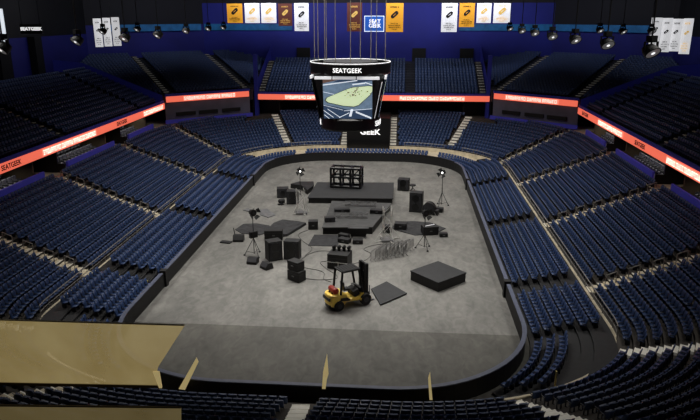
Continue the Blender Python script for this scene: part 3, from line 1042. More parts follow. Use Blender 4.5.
# pale light panels under the ring, three to a face
for q in range(4):
    R_ = Matrix.Rotation(q * PI / 2, 3, 'Z')
    for x0, x1 in ((-3.0, -1.45), (-1.35, .75), (.85, 2.9)):
        mb = MB(); mb.box(((x0 + x1) / 2, -3.42, 14.86), (x1 - x0, .16, .26))
        mb.v = [tuple(R_ @ Vector(p)) for p in mb.v]
        mb.build('light_panel', M['chrome'], body)
    if q == 0: MB().tube((3.12, -3.02, 14.5), (2.45, -2.4, 11.1), .03, 6).build('edge_trim', M['chrome'], body)
# screens: a flat picture of the arena, leaning with the body
def screen_picture():
    mb = MB()
    def poly(pts, mi, lift):      # pts in picture units 0..1 (x right, y up)
        mb.add([((x - .5) * 4.5, (y - .5) * 3.72, lift) for x, y in pts], [tuple(range(len(pts)))], mi)
    poly([(0, 0), (1, 0), (1, 1), (0, 1)], 0, 0)
    poly([(0, 0), (1, 0), (1, .26), (.6, .2), (.3, .3), (0, .36)], 1, .004)
    poly([(0, .9), (.35, 1), (0, 1)], 4, .004); poly([(.35, 1), (.2, .93), (.7, .92), (1, .97), (1, 1)], 1, .004)
    poly([(0, .87), (.7, .99), (.7, .965), (0, .845)], 5, .006)
    fl = [(.05, .47), (.1, .42), (.4, .34), (.62, .32), (.72, .36), (.96, .63), (1, .72), (1, .83), (.92, .84), (.6, .8), (.5, .76), (.08, .54)]
    poly([(x + (x - .55) * .05, y + (y - .6) * .07) if x < 1 else (x, y + (y - .6) * .07) for x, y in fl], 3, .008)
    poly(fl, 2, .012)
    rnd = random.Random(11)
    for i in range(46):
        x, y = rnd.gauss(.62, .1), rnd.gauss(.64, .07)
        y = min(.78, max(.5, y)); s = rnd.uniform(.012, .03)
        poly([(x, y), (x + s, y + s * .3), (x + s * .8, y + s), (x - s * .2, y + s * .8)], 4, .016)
    for a, b, w in (((.0, .68), (.22, .62), .012), ((.52, .06), (.56, .25), .05), ((.66, .16), (.98, .0), .045), ((.0, .2), (.2, .02), .02), ((.08, .24), (.34, .02), .018),
                    ((.0, .1), (.1, .0), .02), ((.32, .02), (.52, .14), .02), ((.0, .34), (.4, .22), .01), ((.42, .2), (1, .26), .012), ((.86, .92), (1, .86), .02), ((.6, .86), (.86, .9), .03)):
        poly([(a[0], a[1]), (b[0], b[1]), (b[0], b[1] + w), (a[0], a[1] + w)] if abs(a[0] - b[0]) > .1 else [(a[0], a[1]), (a[0] + w, a[1]), (b[0] + w, b[1]), (b[0], b[1])], 5, .014)
    return mb
lean = math.atan((3.3 - 2.62) / 3.5)
for q in range(4):
    mb = MB(); mb.box((0, 0, 0), (4.64, 3.84, .1))
    pic = screen_picture()
    Rm = Matrix.Rotation(q * PI / 2, 4, 'Z') @ Matrix.Translation((0, -3.07, 12.92)) @ Matrix.Rotation(PI / 2 + lean, 4, 'X')
    mb.v = [tuple(Rm @ Vector(p)) for p in mb.v]
    fr = mb.build('screen', M['blackgloss'], SB)
    pic.v = [tuple(Rm @ Vector((p[0], p[1], p[2] + .055))) for p in pic.v]
    pic.build('screen_picture', [M['sc_seat'], M['sc_dark'], M['sc_floor'], M['sc_edge'], M['sc_item'], M['sc_line']], fr)
low = loft([circ(2.4, 9.75), circ(2.8, 9.82), circ(2.88, 9.97), circ(2.92, 10.9), circ(2.8, 11.05)], M['blackgloss'], 'lower_ring', SB)
for a0 in (-.1, PI - .1, PI / 2): ring_text('SEATGEEK', .7, 2.91, 10.42, a0, low, st=.8)
mb = MB(); mb.lathe([(2.6, 15.8), (2.6, 16.15)], 32); mb.build('cable_frame', M['dark'], SB)
for x, y in ((-3.3, -.8), (-3.1, .3), (-2.2, -1.9), (-1.2, -2.2), (.2, -2.4), (.8, 2.2), (2.0, -1.4), (2.4, 1.2), (3.3, -.4), (-2.5, 2.0)):
    MB().tube((x, y, 15.9), (x, y, CZ - .1), .035, 6).build('hoist_cable', M['cable'], SB)

# ------------------------------------------------------------------ banners
def banner(label, c, w, h, mcloth, mink, micon, rz=0, group=None, heads=True):
    t = thing('hanging_banner', label, 'banner', (c[0], c[1], c[2]), rz, group)
    mb = MB(); nx = 6; vs = []
    for j in range(7):
        for i in range(nx + 1):
            vs.append((-w / 2 + w * i / nx, .03 * math.sin(i * 1.3 + j * .5), h / 2 - h * j / 6))
    fs = [(j * (nx + 1) + i, (j + 1) * (nx + 1) + i, (j + 1) * (nx + 1) + i + 1, j * (nx + 1) + i + 1) for j in range(6) for i in range(nx)]
    mb.add(vs, fs); mb.build('cloth', mcloth, t)
    MB().tube((-w / 2 - .1, 0, h / 2 + .03), (w / 2 + .1, 0, h / 2 + .03), .04).build('hanging_rod', M['black'], t)
    MB().tube((-w / 2, 0, h / 2), (-w / 2, 0, CZ - c[2]), .015, 5).tube((w / 2, 0, h / 2), (w / 2, 0, CZ - c[2]), .015, 5).build('hanging_wire', M['black'], t)
    # tilted ticket-shaped emblem and lines of small lettering
    yo = -.06
    e = MB(); a = math.radians(42); L_, r_ = w * .26, w * .11
    pts = []
    for k in range(9): pts.append((L_ * .55 + r_ * math.cos(-PI / 2 + PI * k / 8), r_ * math.sin(-PI / 2 + PI * k / 8)))
    for k in range(9): pts.append((-L_ * .55 + r_ * math.cos(PI / 2 + PI * k / 8), r_ * math.sin(PI / 2 + PI * k / 8)))
    e.xprism([(x * math.cos(a) - z * math.sin(a), x * math.sin(a) + z * math.cos(a) + h * .1) for x, z in pts], yo - .01, yo)
    em = e.build('emblem', micon, t)
    MB().xprism([(x * math.cos(a) - z * math.sin(a), x * math.sin(a) + z * math.cos(a) + h * .1) for x, z in ((-L_ * .35, -.03), (L_ * .35, -.03), (L_ * .35, .03), (-L_ * .35, .03))], yo - .03, yo - .012).build('stripe', mcloth, em)
    rnd = random.Random(5)
    lt = MB()
    for zz, ln, hh in ((.36, .5, .10), (-.2, .42, .07), (-.27, .7, .07), (-.34, .66, .07), (-.41, .3, .06)):
        v, f = glyphs(w * ln, h * hh * .55, rnd)
        place(v, f, (0, yo, h * zz), (1, 0, 0), (0, -1, 0), lt)
    lt.build('lettering', mink, t)
    return t


def bn(label, x0, z0, x1, z1, *a): return banner(label, ((x0 + x1) / 2, 78.0, (z0 + z1) / 2), x1 - x0, z0 - z1, *a, 0, 'banners along the far wall')
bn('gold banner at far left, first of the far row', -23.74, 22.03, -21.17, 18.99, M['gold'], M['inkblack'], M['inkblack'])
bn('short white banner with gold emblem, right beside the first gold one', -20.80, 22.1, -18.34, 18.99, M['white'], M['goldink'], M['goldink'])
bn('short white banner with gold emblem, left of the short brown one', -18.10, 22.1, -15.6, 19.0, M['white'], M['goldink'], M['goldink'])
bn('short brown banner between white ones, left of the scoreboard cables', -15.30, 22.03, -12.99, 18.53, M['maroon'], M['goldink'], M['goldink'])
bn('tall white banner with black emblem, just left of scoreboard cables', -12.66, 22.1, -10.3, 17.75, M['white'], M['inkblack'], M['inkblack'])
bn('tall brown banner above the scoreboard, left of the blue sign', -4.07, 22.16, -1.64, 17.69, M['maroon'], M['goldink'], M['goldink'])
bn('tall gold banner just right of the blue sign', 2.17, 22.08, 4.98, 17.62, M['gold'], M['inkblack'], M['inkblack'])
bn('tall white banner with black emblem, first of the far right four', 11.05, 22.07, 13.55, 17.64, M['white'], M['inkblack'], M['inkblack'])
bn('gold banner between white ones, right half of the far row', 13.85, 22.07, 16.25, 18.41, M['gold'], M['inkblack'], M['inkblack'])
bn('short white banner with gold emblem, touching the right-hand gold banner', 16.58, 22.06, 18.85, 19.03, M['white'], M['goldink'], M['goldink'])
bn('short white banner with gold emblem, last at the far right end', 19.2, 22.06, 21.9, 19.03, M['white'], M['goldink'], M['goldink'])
t = thing('hanging_sign', 'small blue sign with white letters hanging behind the scoreboard cables', 'sign', (.33, 78, 18.9))
MB().box((0, 0, 0), (3.17, .12, 2.4)).build('sign_board', M['bluesign'], t)
MB().box((-1.55, -.02, 0), (.1, .14, 2.44)).box((1.55, -.02, 0), (.1, .14, 2.44)).box((0, -.02, -1.18), (3.1, .14, .1)).box((0, -.02, 1.18), (3.1, .14, .1)).build('frame', M['sc_line'], t)
v, f = text_mesh('SEAT\nGEEK', .82, .01, .02); mb = MB(); place(v, f, (.1, -.08, 0), (1, 0, 0), (0, -1, 0), mb); mb.build('lettering', M['lettering'], t)
MB().tube((-1.4, 0, 1.2), (-1.4, 0, 8), .02, 5).tube((1.4, 0, 1.2), (1.4, 0, 8), .02, 5).build('hanging_wire', M['black'], t)
for x, zc_, nm in ((-40.25, 17.72, 'leftmost of the three at far left'), (-38.85, 17.82, 'middle of the three at far left'), (-37.45, 17.9, 'right one of the three at far left')):
    banner('narrow white banner, ' + nm, (x, 66, zc_), 1.12, 4.1, M['white'], M['inkblack'], M['inkblack'], .55, 'white banners at the far left')
for x, zc_, h_, ink, nm in ((38.6, 18.1, 3.7, 'inkblack', 'first of the four at far right, behind lamps'), (40.0, 17.7, 4.4, 'inkblack', 'second of the four at far right'),
                            (41.25, 17.7, 4.2, 'inkblack', 'third of the four at far right'), (42.65, 17.55, 4.6, 'goldink', 'last of the four at far right, gold emblem')):
    banner('narrow white banner, ' + nm, (x, 62, zc_), 1.3, h_, M['white'], M[ink], M[ink], -.45, 'white banners at the far right')
# small hung black sign, upper left
t = thing('hanging_sign', 'small black sign with white letters hung high at the left', 'sign', (-35.6, 40, 18.83), .35)
MB().box((0, 0, 0), (2.2, .3, 1.0)).build('sign_board', M['black'], t)
v, f = text_mesh('SEATGEEK', .46, .01, .02); mb = MB(); place(v, f, (0, -.17, 0), (1, 0, 0), (0, -1, 0), mb); mb.build('lettering', M['lettering'], t)
MB().tube((-.9, 0, .5), (-.9, 0, 8.1), .03, 5).tube((.9, 0, .5), (.9, 0, 8.1), .03, 5).build('hanging_wire', M['black'], t)
# pale hanging strip at the left edge
t = thing('hanging_banner', 'pale strip hanging at the extreme upper left edge', 'banner', (-19.02, 8.0, 19.75))
MB().box((0, 0, 0), (.3, .08, 1.9)).build('cloth', M['sc_line'], t); MB().tube((0, 0, .9), (0, 0, 6.6), .02, 5).build('hanging_wire', M['black'], t)

# ------------------------------------------------------------------ hanging floodlights
def make_flood():
    t = thing('hanging_floodlight', 'x', 'floodlight')
    MB().tube((0, 0, .35), (0, 0, 8.2), .035, 6).build('pole', M['black'], t)
    MB().box((-.36, 0, .2), (.04, .1, .5)).box((.36, 0, .2), (.04, .1, .5)).box((0, 0, .44), (.76, .1, .05)).build('yoke', M['black'], t)
    h = MB().lathe([(.12, -.32), (.26, -.25), (.34, -.05), (.38, .2), (.35, .24), (.33, .2)], 20, axis='y').build('lamp_housing', M['black'], t)
    h.rotation_euler.x = PI + .7
    l = MB().lathe([(.01, .17), (.32, .2), (.01, .205)], 20, axis='y').build('lens', M['lampdim'], h)
    b = MB().lathe([(.01, .2), (.09, .22), (.01, .25)], 12, axis='y').build('bulb', M['bulb'], h)
    MB().box((0, 0, .62), (.34, .3, .3)).build('ballast_box', M['black'], t)
    return t
fl0 = make_flood()
FL = [(-17.83, 5.9, 'left row, nearest at the picture edge'), (-19.0, 17.1, 'left row, second nearest'), (-17.94, 23.2, 'left row, below the three white banners'), (-18.02, 31, 'left row, fourth nearest'),
      (-20.6, 47.15, 'left row, fifth nearest'), (-21.5, 59.4, 'left row, below the first gold banner'), (-21.3, 66.5, 'left row, farthest'),
      (18.03, 5.6, 'right row, nearest and in front of white banners'), (18.38, 14.5, 'right row, second nearest'), (18.24, 22.3, 'right row, third nearest'), (18.19, 30.1, 'right row, fourth nearest'),
      (18.7, 40.8, 'right row, fifth nearest'), (19.0, 50.3, 'right row, sixth nearest'), (19.5, 62.7, 'right row, farthest'),
      (-28.2, 41.5, 'outer left, in front of the white banners'), (-28.6, 52.3, 'outer left, dim one behind the rest'), (28.2, 51.0, 'outer right, leftmost dim one'), (29.3, 46.1, 'outer right, middle dim one'), (32.5, 46.4, 'outer right, in front of the white banners')]
for i, (x, y, nm) in enumerate(FL):
    o = fl0 if i == 0 else copy_tree(fl0)
    o.location = (x, y, 18.55 if abs(x) < 25 else 18.6)
    o.rotation_euler.z = (.5 if x > 0 else -.5) + random.uniform(-.2, .2)
    sc = 1.25
    o.scale = (sc, sc, 1)
    o['label'] = 'black hanging floodlight, ' + nm; o['group'] = 'floodlights hanging in rows'

# catwalk and roof beams at the top, teal strips on the corner walls
mb = MB()
mb.box((1.5, 63.5, 22.75), (52, 2.2, .5)); struct('ceiling_catwalk', mb, M['ceil'])
for sx, sn_ in ((-1, 'left'), (1, 'right')):
    for q in range(4):
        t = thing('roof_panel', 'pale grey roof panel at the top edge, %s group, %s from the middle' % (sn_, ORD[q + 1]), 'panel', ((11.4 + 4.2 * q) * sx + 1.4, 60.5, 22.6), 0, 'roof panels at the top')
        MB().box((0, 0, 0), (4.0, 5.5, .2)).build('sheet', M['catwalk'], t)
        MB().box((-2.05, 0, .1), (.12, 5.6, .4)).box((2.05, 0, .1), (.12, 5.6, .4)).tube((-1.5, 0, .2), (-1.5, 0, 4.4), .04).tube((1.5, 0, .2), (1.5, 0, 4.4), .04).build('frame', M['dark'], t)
    mb = MB(); a_, b_ = np.array([45.0, 74.97]), np.array([31.5, 88.02])
    d_ = b_ - a_; c_ = (a_ + b_) / 2 - np.array([.25, .25])
    mb.box((c_[0] * sx, c_[1], 18.15), (np.hypot(*d_), .2, 1.1), math.atan2(d_[1], d_[0] * sx)); struct('trim_10', mb, M['teal'])
    mb = MB(); mb.box((22.8 * sx, 88.3, 18.15), (16, .2, 1.1)); struct('trim_11', mb, M['teal'])
    # dark piers on the side walls
    for y, w_ in ((41.5, 3.0), (49.5, 2.4), (57.5, 1.8)):
        mb = MB(); mb.box((45.4 * sx, y, 14.2), (1.0, w_, 6.5)); struct('pillar', mb, M['ceil'])
for x in (-12.8, 7.9, 16.3):
    mb = MB(); mb.box((x, 88.3, 13.1), (2.4, .3, 3.0)); struct('door_%d' % (1 if x < 0 else 2 if x < 10 else 3), mb, M['black'])
# ------------------------------------------------------------------ stage equipment on the floor
def put(label, name, cat, x, y, rz=0, group=None, z=0): return thing(name, label, cat, (x, y, z), rz, group)


# forklift, x forward
t = put('yellow and black forklift truck with red gas tank, parked on the floor', 'forklift_truck', 'forklift', 1.5, 12.75, .6)
b = MB()
b.xprism([(-1.75, .35), (-1.55, .28), (-.75, .3), (-.55, .5), (.55, .42), (.75, .62), (.95, .95), (.8, 1.0), (.45, .72), (-.35, .72), (-.5, 1.1), (-.62, 1.2), (-1.5, 1.18), (-1.72, .95)], -.62, .62)
b.build('chassis', M['yellow'], t, bevel=.07)
b = MB()
b.prism([(-1.15, -.68), (-1.6, -.62), (-1.84, -.35), (-1.88, 0), (-1.84, .35), (-1.6, .62), (-1.15, .68)], .42, 1.22)
cw = b.build('counterweight', M['yellow'], t, bevel=.08)
MB().box((-1.86, 0, .9), (.1, 1.0, .22)).build('vent_slot', M['black'], cw)
MB().prism([(-1.0, -.62), (-1.6, -.58), (-1.82, -.3), (-1.82, .3), (-1.6, .58), (-1.0, .62)], .2, .45).build('bumper', M['black'], cw)
for sy in (-1, 1):
    MB().xprism([(-1.1, .74), (-.35, .62), (-.3, .74), (-.55, .92), (-1.05, .95)], sy * .69 - .02, sy * .69 + .02).build('side_vent', M['black'], t)
    fender = MB()
    for k in range(9):
        a0, a1 = PI * (.02 + k / 9 * .9), PI * (.02 + (k + 1) / 9 * .9)
        fender.add([(1.0 + .48 * math.cos(a0), sy * .5, .36 + .48 * math.sin(a0)), (1.0 + .48 * math.cos(a1), sy * .5, .36 + .48 * math.sin(a1)), (1.0 + .48 * math.cos(a1), sy * .8, .36 + .48 * math.sin(a1)), (1.0 + .48 * math.cos(a0), sy * .8, .36 + .48 * math.sin(a0))], [(0, 1, 2, 3)])
    fender.build('fender', M['yellow'], t)
for x, r, w in ((1.0, .44, .32), (-1.2, .38, .28)):
    for sy in (-1, 1):
        yy = sy * .66
        wl = MB().lathe([(r * .5, -w / 2), (r * .92, -w / 2), (r, -w / 2 + .04), (r, w / 2 - .04), (r * .92, w / 2), (r * .5, w / 2)], 24, (x, yy, r), 'y').build('wheel', M['tyre'], t)
        MB().lathe([(r * .48, -w / 2 - .01), (r * .5, w / 2 + .01)], 16, (x, yy, r), 'y').build('hub', M['dark'], wl)
g = MB()
for sy in (-1, 1):
    g.path([(-1.0, sy * .55, 1.15), (-.85, sy * .54, 2.85), (.5, sy * .54, 2.85), (.82, sy * .55, 1.0)], .085, 8)
g.build('overhead_guard', M['tyre'], t)
r_ = MB(); r_.box((-.18, 0, 2.88), (1.5, 1.2, .07))
for k in range(6): r_.box((-.75 + k * .23, 0, 2.92), (.06, 1.1, .05))
r_.build('guard_roof', M['tyre'], t)
m_ = MB()
for sy in (-1, 1): m_.box((1.22, sy * .4, 1.6), (.22, .2, 2.95)); m_.box((1.36, sy * .26, 1.55), (.14, .12, 2.8))
for z in (.5, 1.6, 3.0): m_.box((1.24, 0, z), (.12, .7, .12))
m_.tube((1.2, 0, .3), (1.2, 0, 2.4), .06)
m_.build('mast', M['tyre'], t)
c_ = MB(); c_.box((1.46, 0, .3), (.07, 1.0, .12)); c_.box((1.46, 0, .72), (.07, 1.0, .1))
for k in range(5): c_.box((1.46, -.45 + .225 * k, .85), (.04, .04, 1.0))
c_.build('carriage', M['black'], t)
for sy in (-1, 1):
    f_ = MB(); f_.box((1.52, sy * .3, .42), (.05, .12, .72)); f_.box((1.75, sy * .3, .08), (.45, .12, .045)); f_.build('fork', M['dark'], t)
MB().box((.35, 0, .98), (.5, 1.0, .5), ry=-.3).box((.75, 0, 1.15), (.2, .95, .35)).build('dashboard', M['tyre'], t, bevel=.04)
s_ = MB(); s_.box((-.3, 0, 1.28), (.5, .5, .14)); s_.box((-.55, 0, 1.6), (.12, .48, .6), ry=-.15); s_.build('driver_seat', M['black'], t, bevel=.03)
s_ = MB(); s_.tube((.6, 0, 1.0), (.35, 0, 1.55), .03); s_.lathe([(.15, -.015), (.19, 0), (.15, .015)], 18, (.35, 0, 1.55)); s_.build('steering_wheel', M['black'], t)
g_ = MB(); g_.lathe([(.05, -.5), (.2, -.45), (.24, -.35), (.24, .35), (.2, .45), (.05, .5)], 18, (-1.3, 0, 1.42), 'y'); g_.build('gas_tank', M['red'], t, smooth=True)
MB().box((-1.3, -.2, 1.25), (.5, .1, .2)).box((-1.3, .2, 1.25), (.5, .1, .2)).build('tank_bracket', M['black'], t)

# black flat deck by the forks and the big riser block
def deck(label, name, cat, pts, h, m, legs=False, group=None):
    cx = sum(p[0] for p in pts) / 4; cy = sum(p[1] for p in pts) / 4
    t = thing(name, label, cat, (cx, cy, 0), 0, group)
    q = [(x - cx, y - cy) for x, y in pts]
    MB().prism(q, max(0, h - .1), h).build('deck_top', m, t, bevel=.015)
    if h > .15:
        MB().prism([(x * .975, y * .975) for x, y in q], 0, h - .1).build('skirt', M['black'], t)
    return t
deck('low charcoal deck lying on the floor in front of the forklift forks', 'stage_deck', 'stage deck', [(3.0, 15.35), (3.8, 12.55), (5.75, 14.75), (4.15, 16.9)], .14, M['slab'])
deck('large black riser block standing alone on the floor, right of the forklift', 'stage_riser', 'stage riser', [(6.0, 17.65), (8.12, 15.35), (10.45, 17.6), (8.32, 19.95)], .8, M['slab'])

# middle stage: grey platform with rugs, cases and boxes
deck('grey platform deck in the middle of the stage equipment', 'stage_platform', 'stage platform', [(-2.35, 28.1), (2.5, 28.6), (4.2, 37.0), (-2.4, 37.4)], .75, M['deckgrey'])
deck('long low black stage platform behind the grey platform', 'stage_platform', 'stage platform', [(-5.3, 38.8), (4.35, 39.2), (4.3, 46.4), (-5.1, 45.9)], .65, M['slab'])
t = put('dark flat rug on the floor in front of the grey platform', 'floor_rug', 'rug', 0, 0)
MB().prism([(-3.26, 24.9), (-.5, 24.9), (-.62, 28.0), (-3.1, 27.95)], .005, .05).build('cloth', M['rug'], t)


def wavy_rug(label, pts, m=M['rug'], h=.06):
    cx = sum(p[0] for p in pts) / len(pts); cy = sum(p[1] for p in pts) / len(pts)
    t = thing('floor_rug', label, 'rug', (cx, cy, 0))
    q = [(x - cx, y - cy) for x, y in pts]
    mb = MB(); n = len(q)
    vs = [(x, y, .005) for x, y in q] + [(x * .98, y * .98, h + .03 * (i % 2)) for i, (x, y) in enumerate(q)] + [(x * .55, y * .55, h + .05 * ((i + 1) % 2)) for i, (x, y) in enumerate(q)] + [(0, 0, h)]
    fs = [(i, (i + 1) % n, n + (i + 1) % n, n + i) for i in range(n)] + [(n + i, n + (i + 1) % n, 2 * n + (i + 1) % n, 2 * n + i) for i in range(n)] + [(2 * n + i, 2 * n + (i + 1) % n, 3 * n) for i in range(n)]
    mb.add(vs, fs); mb.build('cloth', m, t)
    return t
wavy_rug('dark grey rug at the left of the stage area, behind the light stand', [(-11.1, 28.9), (-10.7, 30.6), (-9.4, 31.0), (-7.9, 30.3), (-7.6, 28.4), (-8.3, 27.4), (-10.2, 27.8)])
wavy_rug('crumpled dark rug beside the black trunk at left centre', [(-7.9, 28.3), (-7.6, 30.6), (-6.9, 31.9), (-5.2, 31.4), (-4.3, 31.0), (-5.0, 29.0), (-5.6, 27.3), (-6.6, 27.0)], M['rug'], .25)
wavy_rug('large dark rug at the right of the stage area, under a black case', [(4.1, 30.6), (5.0, 32.6), (6.6, 33.0), (8.2, 32.6), (9.7, 30.9), (8.6, 29.2), (6.6, 28.5), (5.4, 29.4)])
wavy_rug('small torn grey cloth on the floor near the left boards', [(-11.9, 35.5), (-11.5, 36.1), (-10.3, 34.9), (-10.6, 34.5)], M['grey'])
wavy_rug('grey cloth scrap lying behind the left light stand', [(-10.2, 35.6), (-9.4, 36.2), (-8.0, 34.0), (-8.6, 33.0), (-9.6, 33.8)], M['grey'])
wavy_rug('dark draped cover at far left of the long black platform', [(-8.3, 45.2), (-7.4, 46.4), (-5.6, 46.6), (-5.4, 44.4), (-5.8, 42.4), (-6.8, 44.4)], M['black'], .55)


# flight cases and speakers
def case(label, name, cat, x, y, rz, d, z=0, group=None, handles=True, corners=True, m=M['black']):
    t = put(label, name, cat, x, y, rz, group, z)
    MB().box((0, 0, d[2] * .36), (d[0], d[1], d[2] * .72)).build('body', m, t, bevel=.02)
    MB().box((0, 0, d[2] * .86), (d[0], d[1], d[2] * .26)).build('lid', m, t, bevel=.02)
    if corners: MB().box((0, 0, d[2] * .725), (d[0] + .02, d[1] + .02, .03)).build('metal_edge', M['dark'], t)
    if handles:
        for sy in (-1, 1): MB().box((0, sy * (d[1] / 2 + .015), d[2] * .5), (.24, .03, .1)).build('handle', M['grey'], t)
    return t
def cabinet(label, x, y, rz, d, z=0, group=None):
    t = put(label, 'speaker_cabinet', 'speaker', x, y, rz, group, z)
    MB().box((0, 0, d[2] / 2), d).build('cabinet_body', M['black'], t, bevel=.03)
    g_ = MB().box((0, -d[1] / 2 - .015, d[2] / 2), (d[0] * .9, .03, d[2] * .9)).build('grille', M['dark'], t)
    for zz in ([.28, .72] if d[2] > 1.2 else [.5]):
        MB().lathe([(min(d[0], d[2]) * .3, -.05), (min(d[0], d[2]) * .3, 0), (min(d[0], d[2]) * .1, .02)], 20, (0, -d[1] / 2, d[2] * zz), 'y').build('cone', M['blackgloss'], g_)
    for sx in (-1, 1): MB().box((sx * (d[0] / 2 + .01), 0, d[2] * .65), (.03, .24, .1)).build('handle', M['dark'], t)
    return t
cabinet('big black speaker cabinet, left of the pair near the light stand', -5.75, 21.35, .55, (1.25, 1.0, 1.75), 0, 'pair of big speaker cabinets')
cabinet('big black speaker cabinet, right of the pair behind stacked boxes', -4.15, 21.65, -.12, (1.35, .9, 1.7), 0, 'pair of big speaker cabinets')
case('lower black amplifier case of the stack left of the forklift', 'amplifier_case', 'case', -3.05, 16.95, -.62, (1.25, .85, .85), 0, 'two stacked amplifier cases')
case('upper black amplifier case of the stack left of the forklift', 'amplifier_case', 'case', -3.12, 17.1, -.62, (1.15, .8, .75), .852, 'two stacked amplifier cases')
def wedge(label, x, y, rz, group=None):
    t = put(label, 'stage_monitor', 'speaker', x, y, rz, group)
    MB().xprism([(-.4, 0), (.4, 0), (.4, .22), (.12, .56), (-.3, .5)], -.45, .45).build('cabinet_body', M['black'], t, bevel=.03)
    MB().add([(.41, -.4, .24), (.41, .4, .24), (.15, .4, .57), (.15, -.4, .57)], [(0, 1, 2, 3)]).build('grille', M['dark'], t)
    return t
wedge('small black wedge monitor, left of the two below the light stand', -7.35, 20.25, -1.7, 'two wedge monitors')
wedge('small black wedge monitor, right of the two below the light stand', -5.95, 19.2, -2.3, 'two wedge monitors')
case('long black trunk on the floor behind the big speaker pair', 'flight_case', 'case', -6.75, 26.5, .1, (1.7, .8, .95))
case('black flight case carrying four lamps, behind the forklift', 'flight_case', 'case', .12, 20.1, -.2, (1.75, 1.5, 1.3))
for k in range(4):
    t = put('black spot lamp on the flight case, %s of four from the left' % ORD[k + 1], 'spot_lamp', 'lamp', -.38 + k * .42, 20.45 - k * .02, -.2, 'four lamps on the flight case', 1.302)
    MB().box((0, 0, .06), (.22, .22, .12)).build('base', M['black'], t)
    MB().lathe([(.1, -.16), (.16, -.1), (.17, .14), (.14, .16)], 14, (0, 0, .28), 'y').build('lamp_head', M['blackgloss'], t)
t = put('thin pale strap around the flight case with four lamps', 'ratchet_strap', 'strap', .12, 20.1, -.2)
MB().box((0, -.81, .62), (1.86, .03, .05)).box((.1, -.81, .33), (.06, .03, .62)).build('webbing', M['alu'], t)
case('small black case standing left of the grey platform', 'flight_case', 'case', -3.45, 29.9, .1, (.95, .8, .85))
case('small dark case on the floor, left front of the grey platform', 'flight_case', 'case', .0, 26.1, -.4, (1.1, .7, .42))
case('small dark case on the floor, right front of the grey platform', 'flight_case', 'case', 1.25, 25.9, .05, (.95, .6, .42))
case('low black box at the foot of the grey platform', 'flight_case', 'case', -.15, 27.4, -.4, (1.0, .55, .4))
case('black case at the right end of the grey platform', 'flight_case', 'case', 3.85, 29.4, 0, (.9, .8, .7))
t = put('black keyboard on a stand in front of the grey platform', 'stage_keyboard', 'keyboard', 1.2, 27.55, .03)
MB().box((0, 0, .92), (2.0, .5, .14)).build('keyboard_body', M['black'], t, bevel=.02)
MB().box((.02, -.08, .995), (1.7, .2, .02)).build('keys', M['grey'], t)
MB().tube((-.7, -.2, 0), (.5, .2, .84), .03).tube((.7, -.2, 0), (-.5, .2, .84), .03).box((0, .05, .42), (1.5, .05, .7)).build('stand', M['black'], t)
cabinet('low black amplifier on the grey platform, left side', -1.8, 30.0, .3, (1.0, .6, .5), .752)
case('flat black case lying on the grey platform, left back', 'flight_case', 'case', -.9, 33.4, .2, (1.6, .7, .35), .752)
case('flat black case lying on the grey platform, right back', 'flight_case', 'case', 2.75, 33.2, -.1, (1.4, .7, .4), .752)
cabinet('black cube speaker, upper of the left pair behind the light truss', -8.55, 41.3, .2, (1.35, 1.1, 1.1))
cabinet('black speaker box at left, beside the light truss', -6.95, 38.7, .1, (1.3, 1.1, 1.5))
t = put('small tilted black spotlight on the floor at far left', 'floor_spotlight', 'lamp', -8.2, 38.0, .5)
MB().box((0, 0, .05), (.6, .4, .1)).build('base', M['black'], t)
MB().lathe([(.15, -.35), (.24, -.2), (.28, .3), (.24, .34)], 16, (.1, 0, .42), 'x').build('lamp_head', M['black'], t)
MB().box((0, .3, .25), (.1, .05, .5)).box((0, -.3, .25), (.1, .05, .5)).build('yoke', M['dark'], t)
cabinet('black cube speaker at the far right, left of the tripod light', 5.5, 45.5, -.15, (1.35, 1.2, 1.4))
cabinet('tall black speaker cabinet right of centre, before the tripod light', 6.85, 36.75, -.2, (1.35, 1.1, 2.15))
t = put('small black stool behind the tall right-hand speaker', 'drum_stool', 'stool', 6.55, 44.6)
MB().lathe([(.36, 0), (.4, .05), (.4, .14), (.34, .18)], 18, (0, 0, .75)).build('seat', M['black'], t)
for k in range(3): MB().tube((0, 0, .6), (.42 * math.cos(k * 2.1), .42 * math.sin(k * 2.1), 0), .03).build('leg', M['black'], t)
MB().tube((0, 0, .3), (0, 0, .78), .04).build('pole', M['black'], t)
t = put('round black bass drum standing right of the tall speaker', 'bass_drum', 'drum', 8.2, 35.7, -.3)
MB().lathe([(.6, -.35), (.66, -.36), (.66, -.3), (.62, -.28), (.62, .28), (.66, .3), (.66, .36), (.6, .35)], 28, (0, 0, .66), 'y').build('shell', M['black'], t)
MB().lathe([(.02, -.365), (.58, -.36)], 28, (0, 0, .66), 'y').build('drum_head', M['dark'], t)
for sx in (-1, 1): MB().tube((sx * .5, -.2, .5), (sx * .85, -.35, 0), .03).build('spur', M['steel'], t)
MB().box((.75, .1, .25), (.5, .7, .5)).build('pedal_box', M['black'], t)
case('small black box on the floor under the right tripod light', 'flight_case', 'case', 9.25, 36.6, -.3, (.95, .6, .5))
case('black trunk on the right-hand rug with a white stick on top', 'flight_case', 'case', 8.0, 29.2, .25, (1.5, 1.0, .85))
t = put('thin white stick lying across the black trunk', 'drum_stick', 'stick', 7.95, 29.1, .6, z=.87)
MB().tube((-.55, 0, .03), (.5, 0, .03), .03).lathe([(.02, 0), (.04, .04), (.02, .1)], 8, (.5, 0, .03), 'x').build('shaft', M['chrome'], t)
case('small black box on the floor, right of the black trunk', 'flight_case', 'case', 9.3, 28.5, .1, (.75, .55, .4))
case('black case lying on the left edge of the right-hand rug', 'flight_case', 'case', 5.2, 30.4, -.1, (1.2, .9, .6), .1)
case('low flat black pad on the floor at the far left', 'effects_pad', 'pad', -11.0, 25.15, -.2, (1.05, .55, .12), corners=False, handles=False)
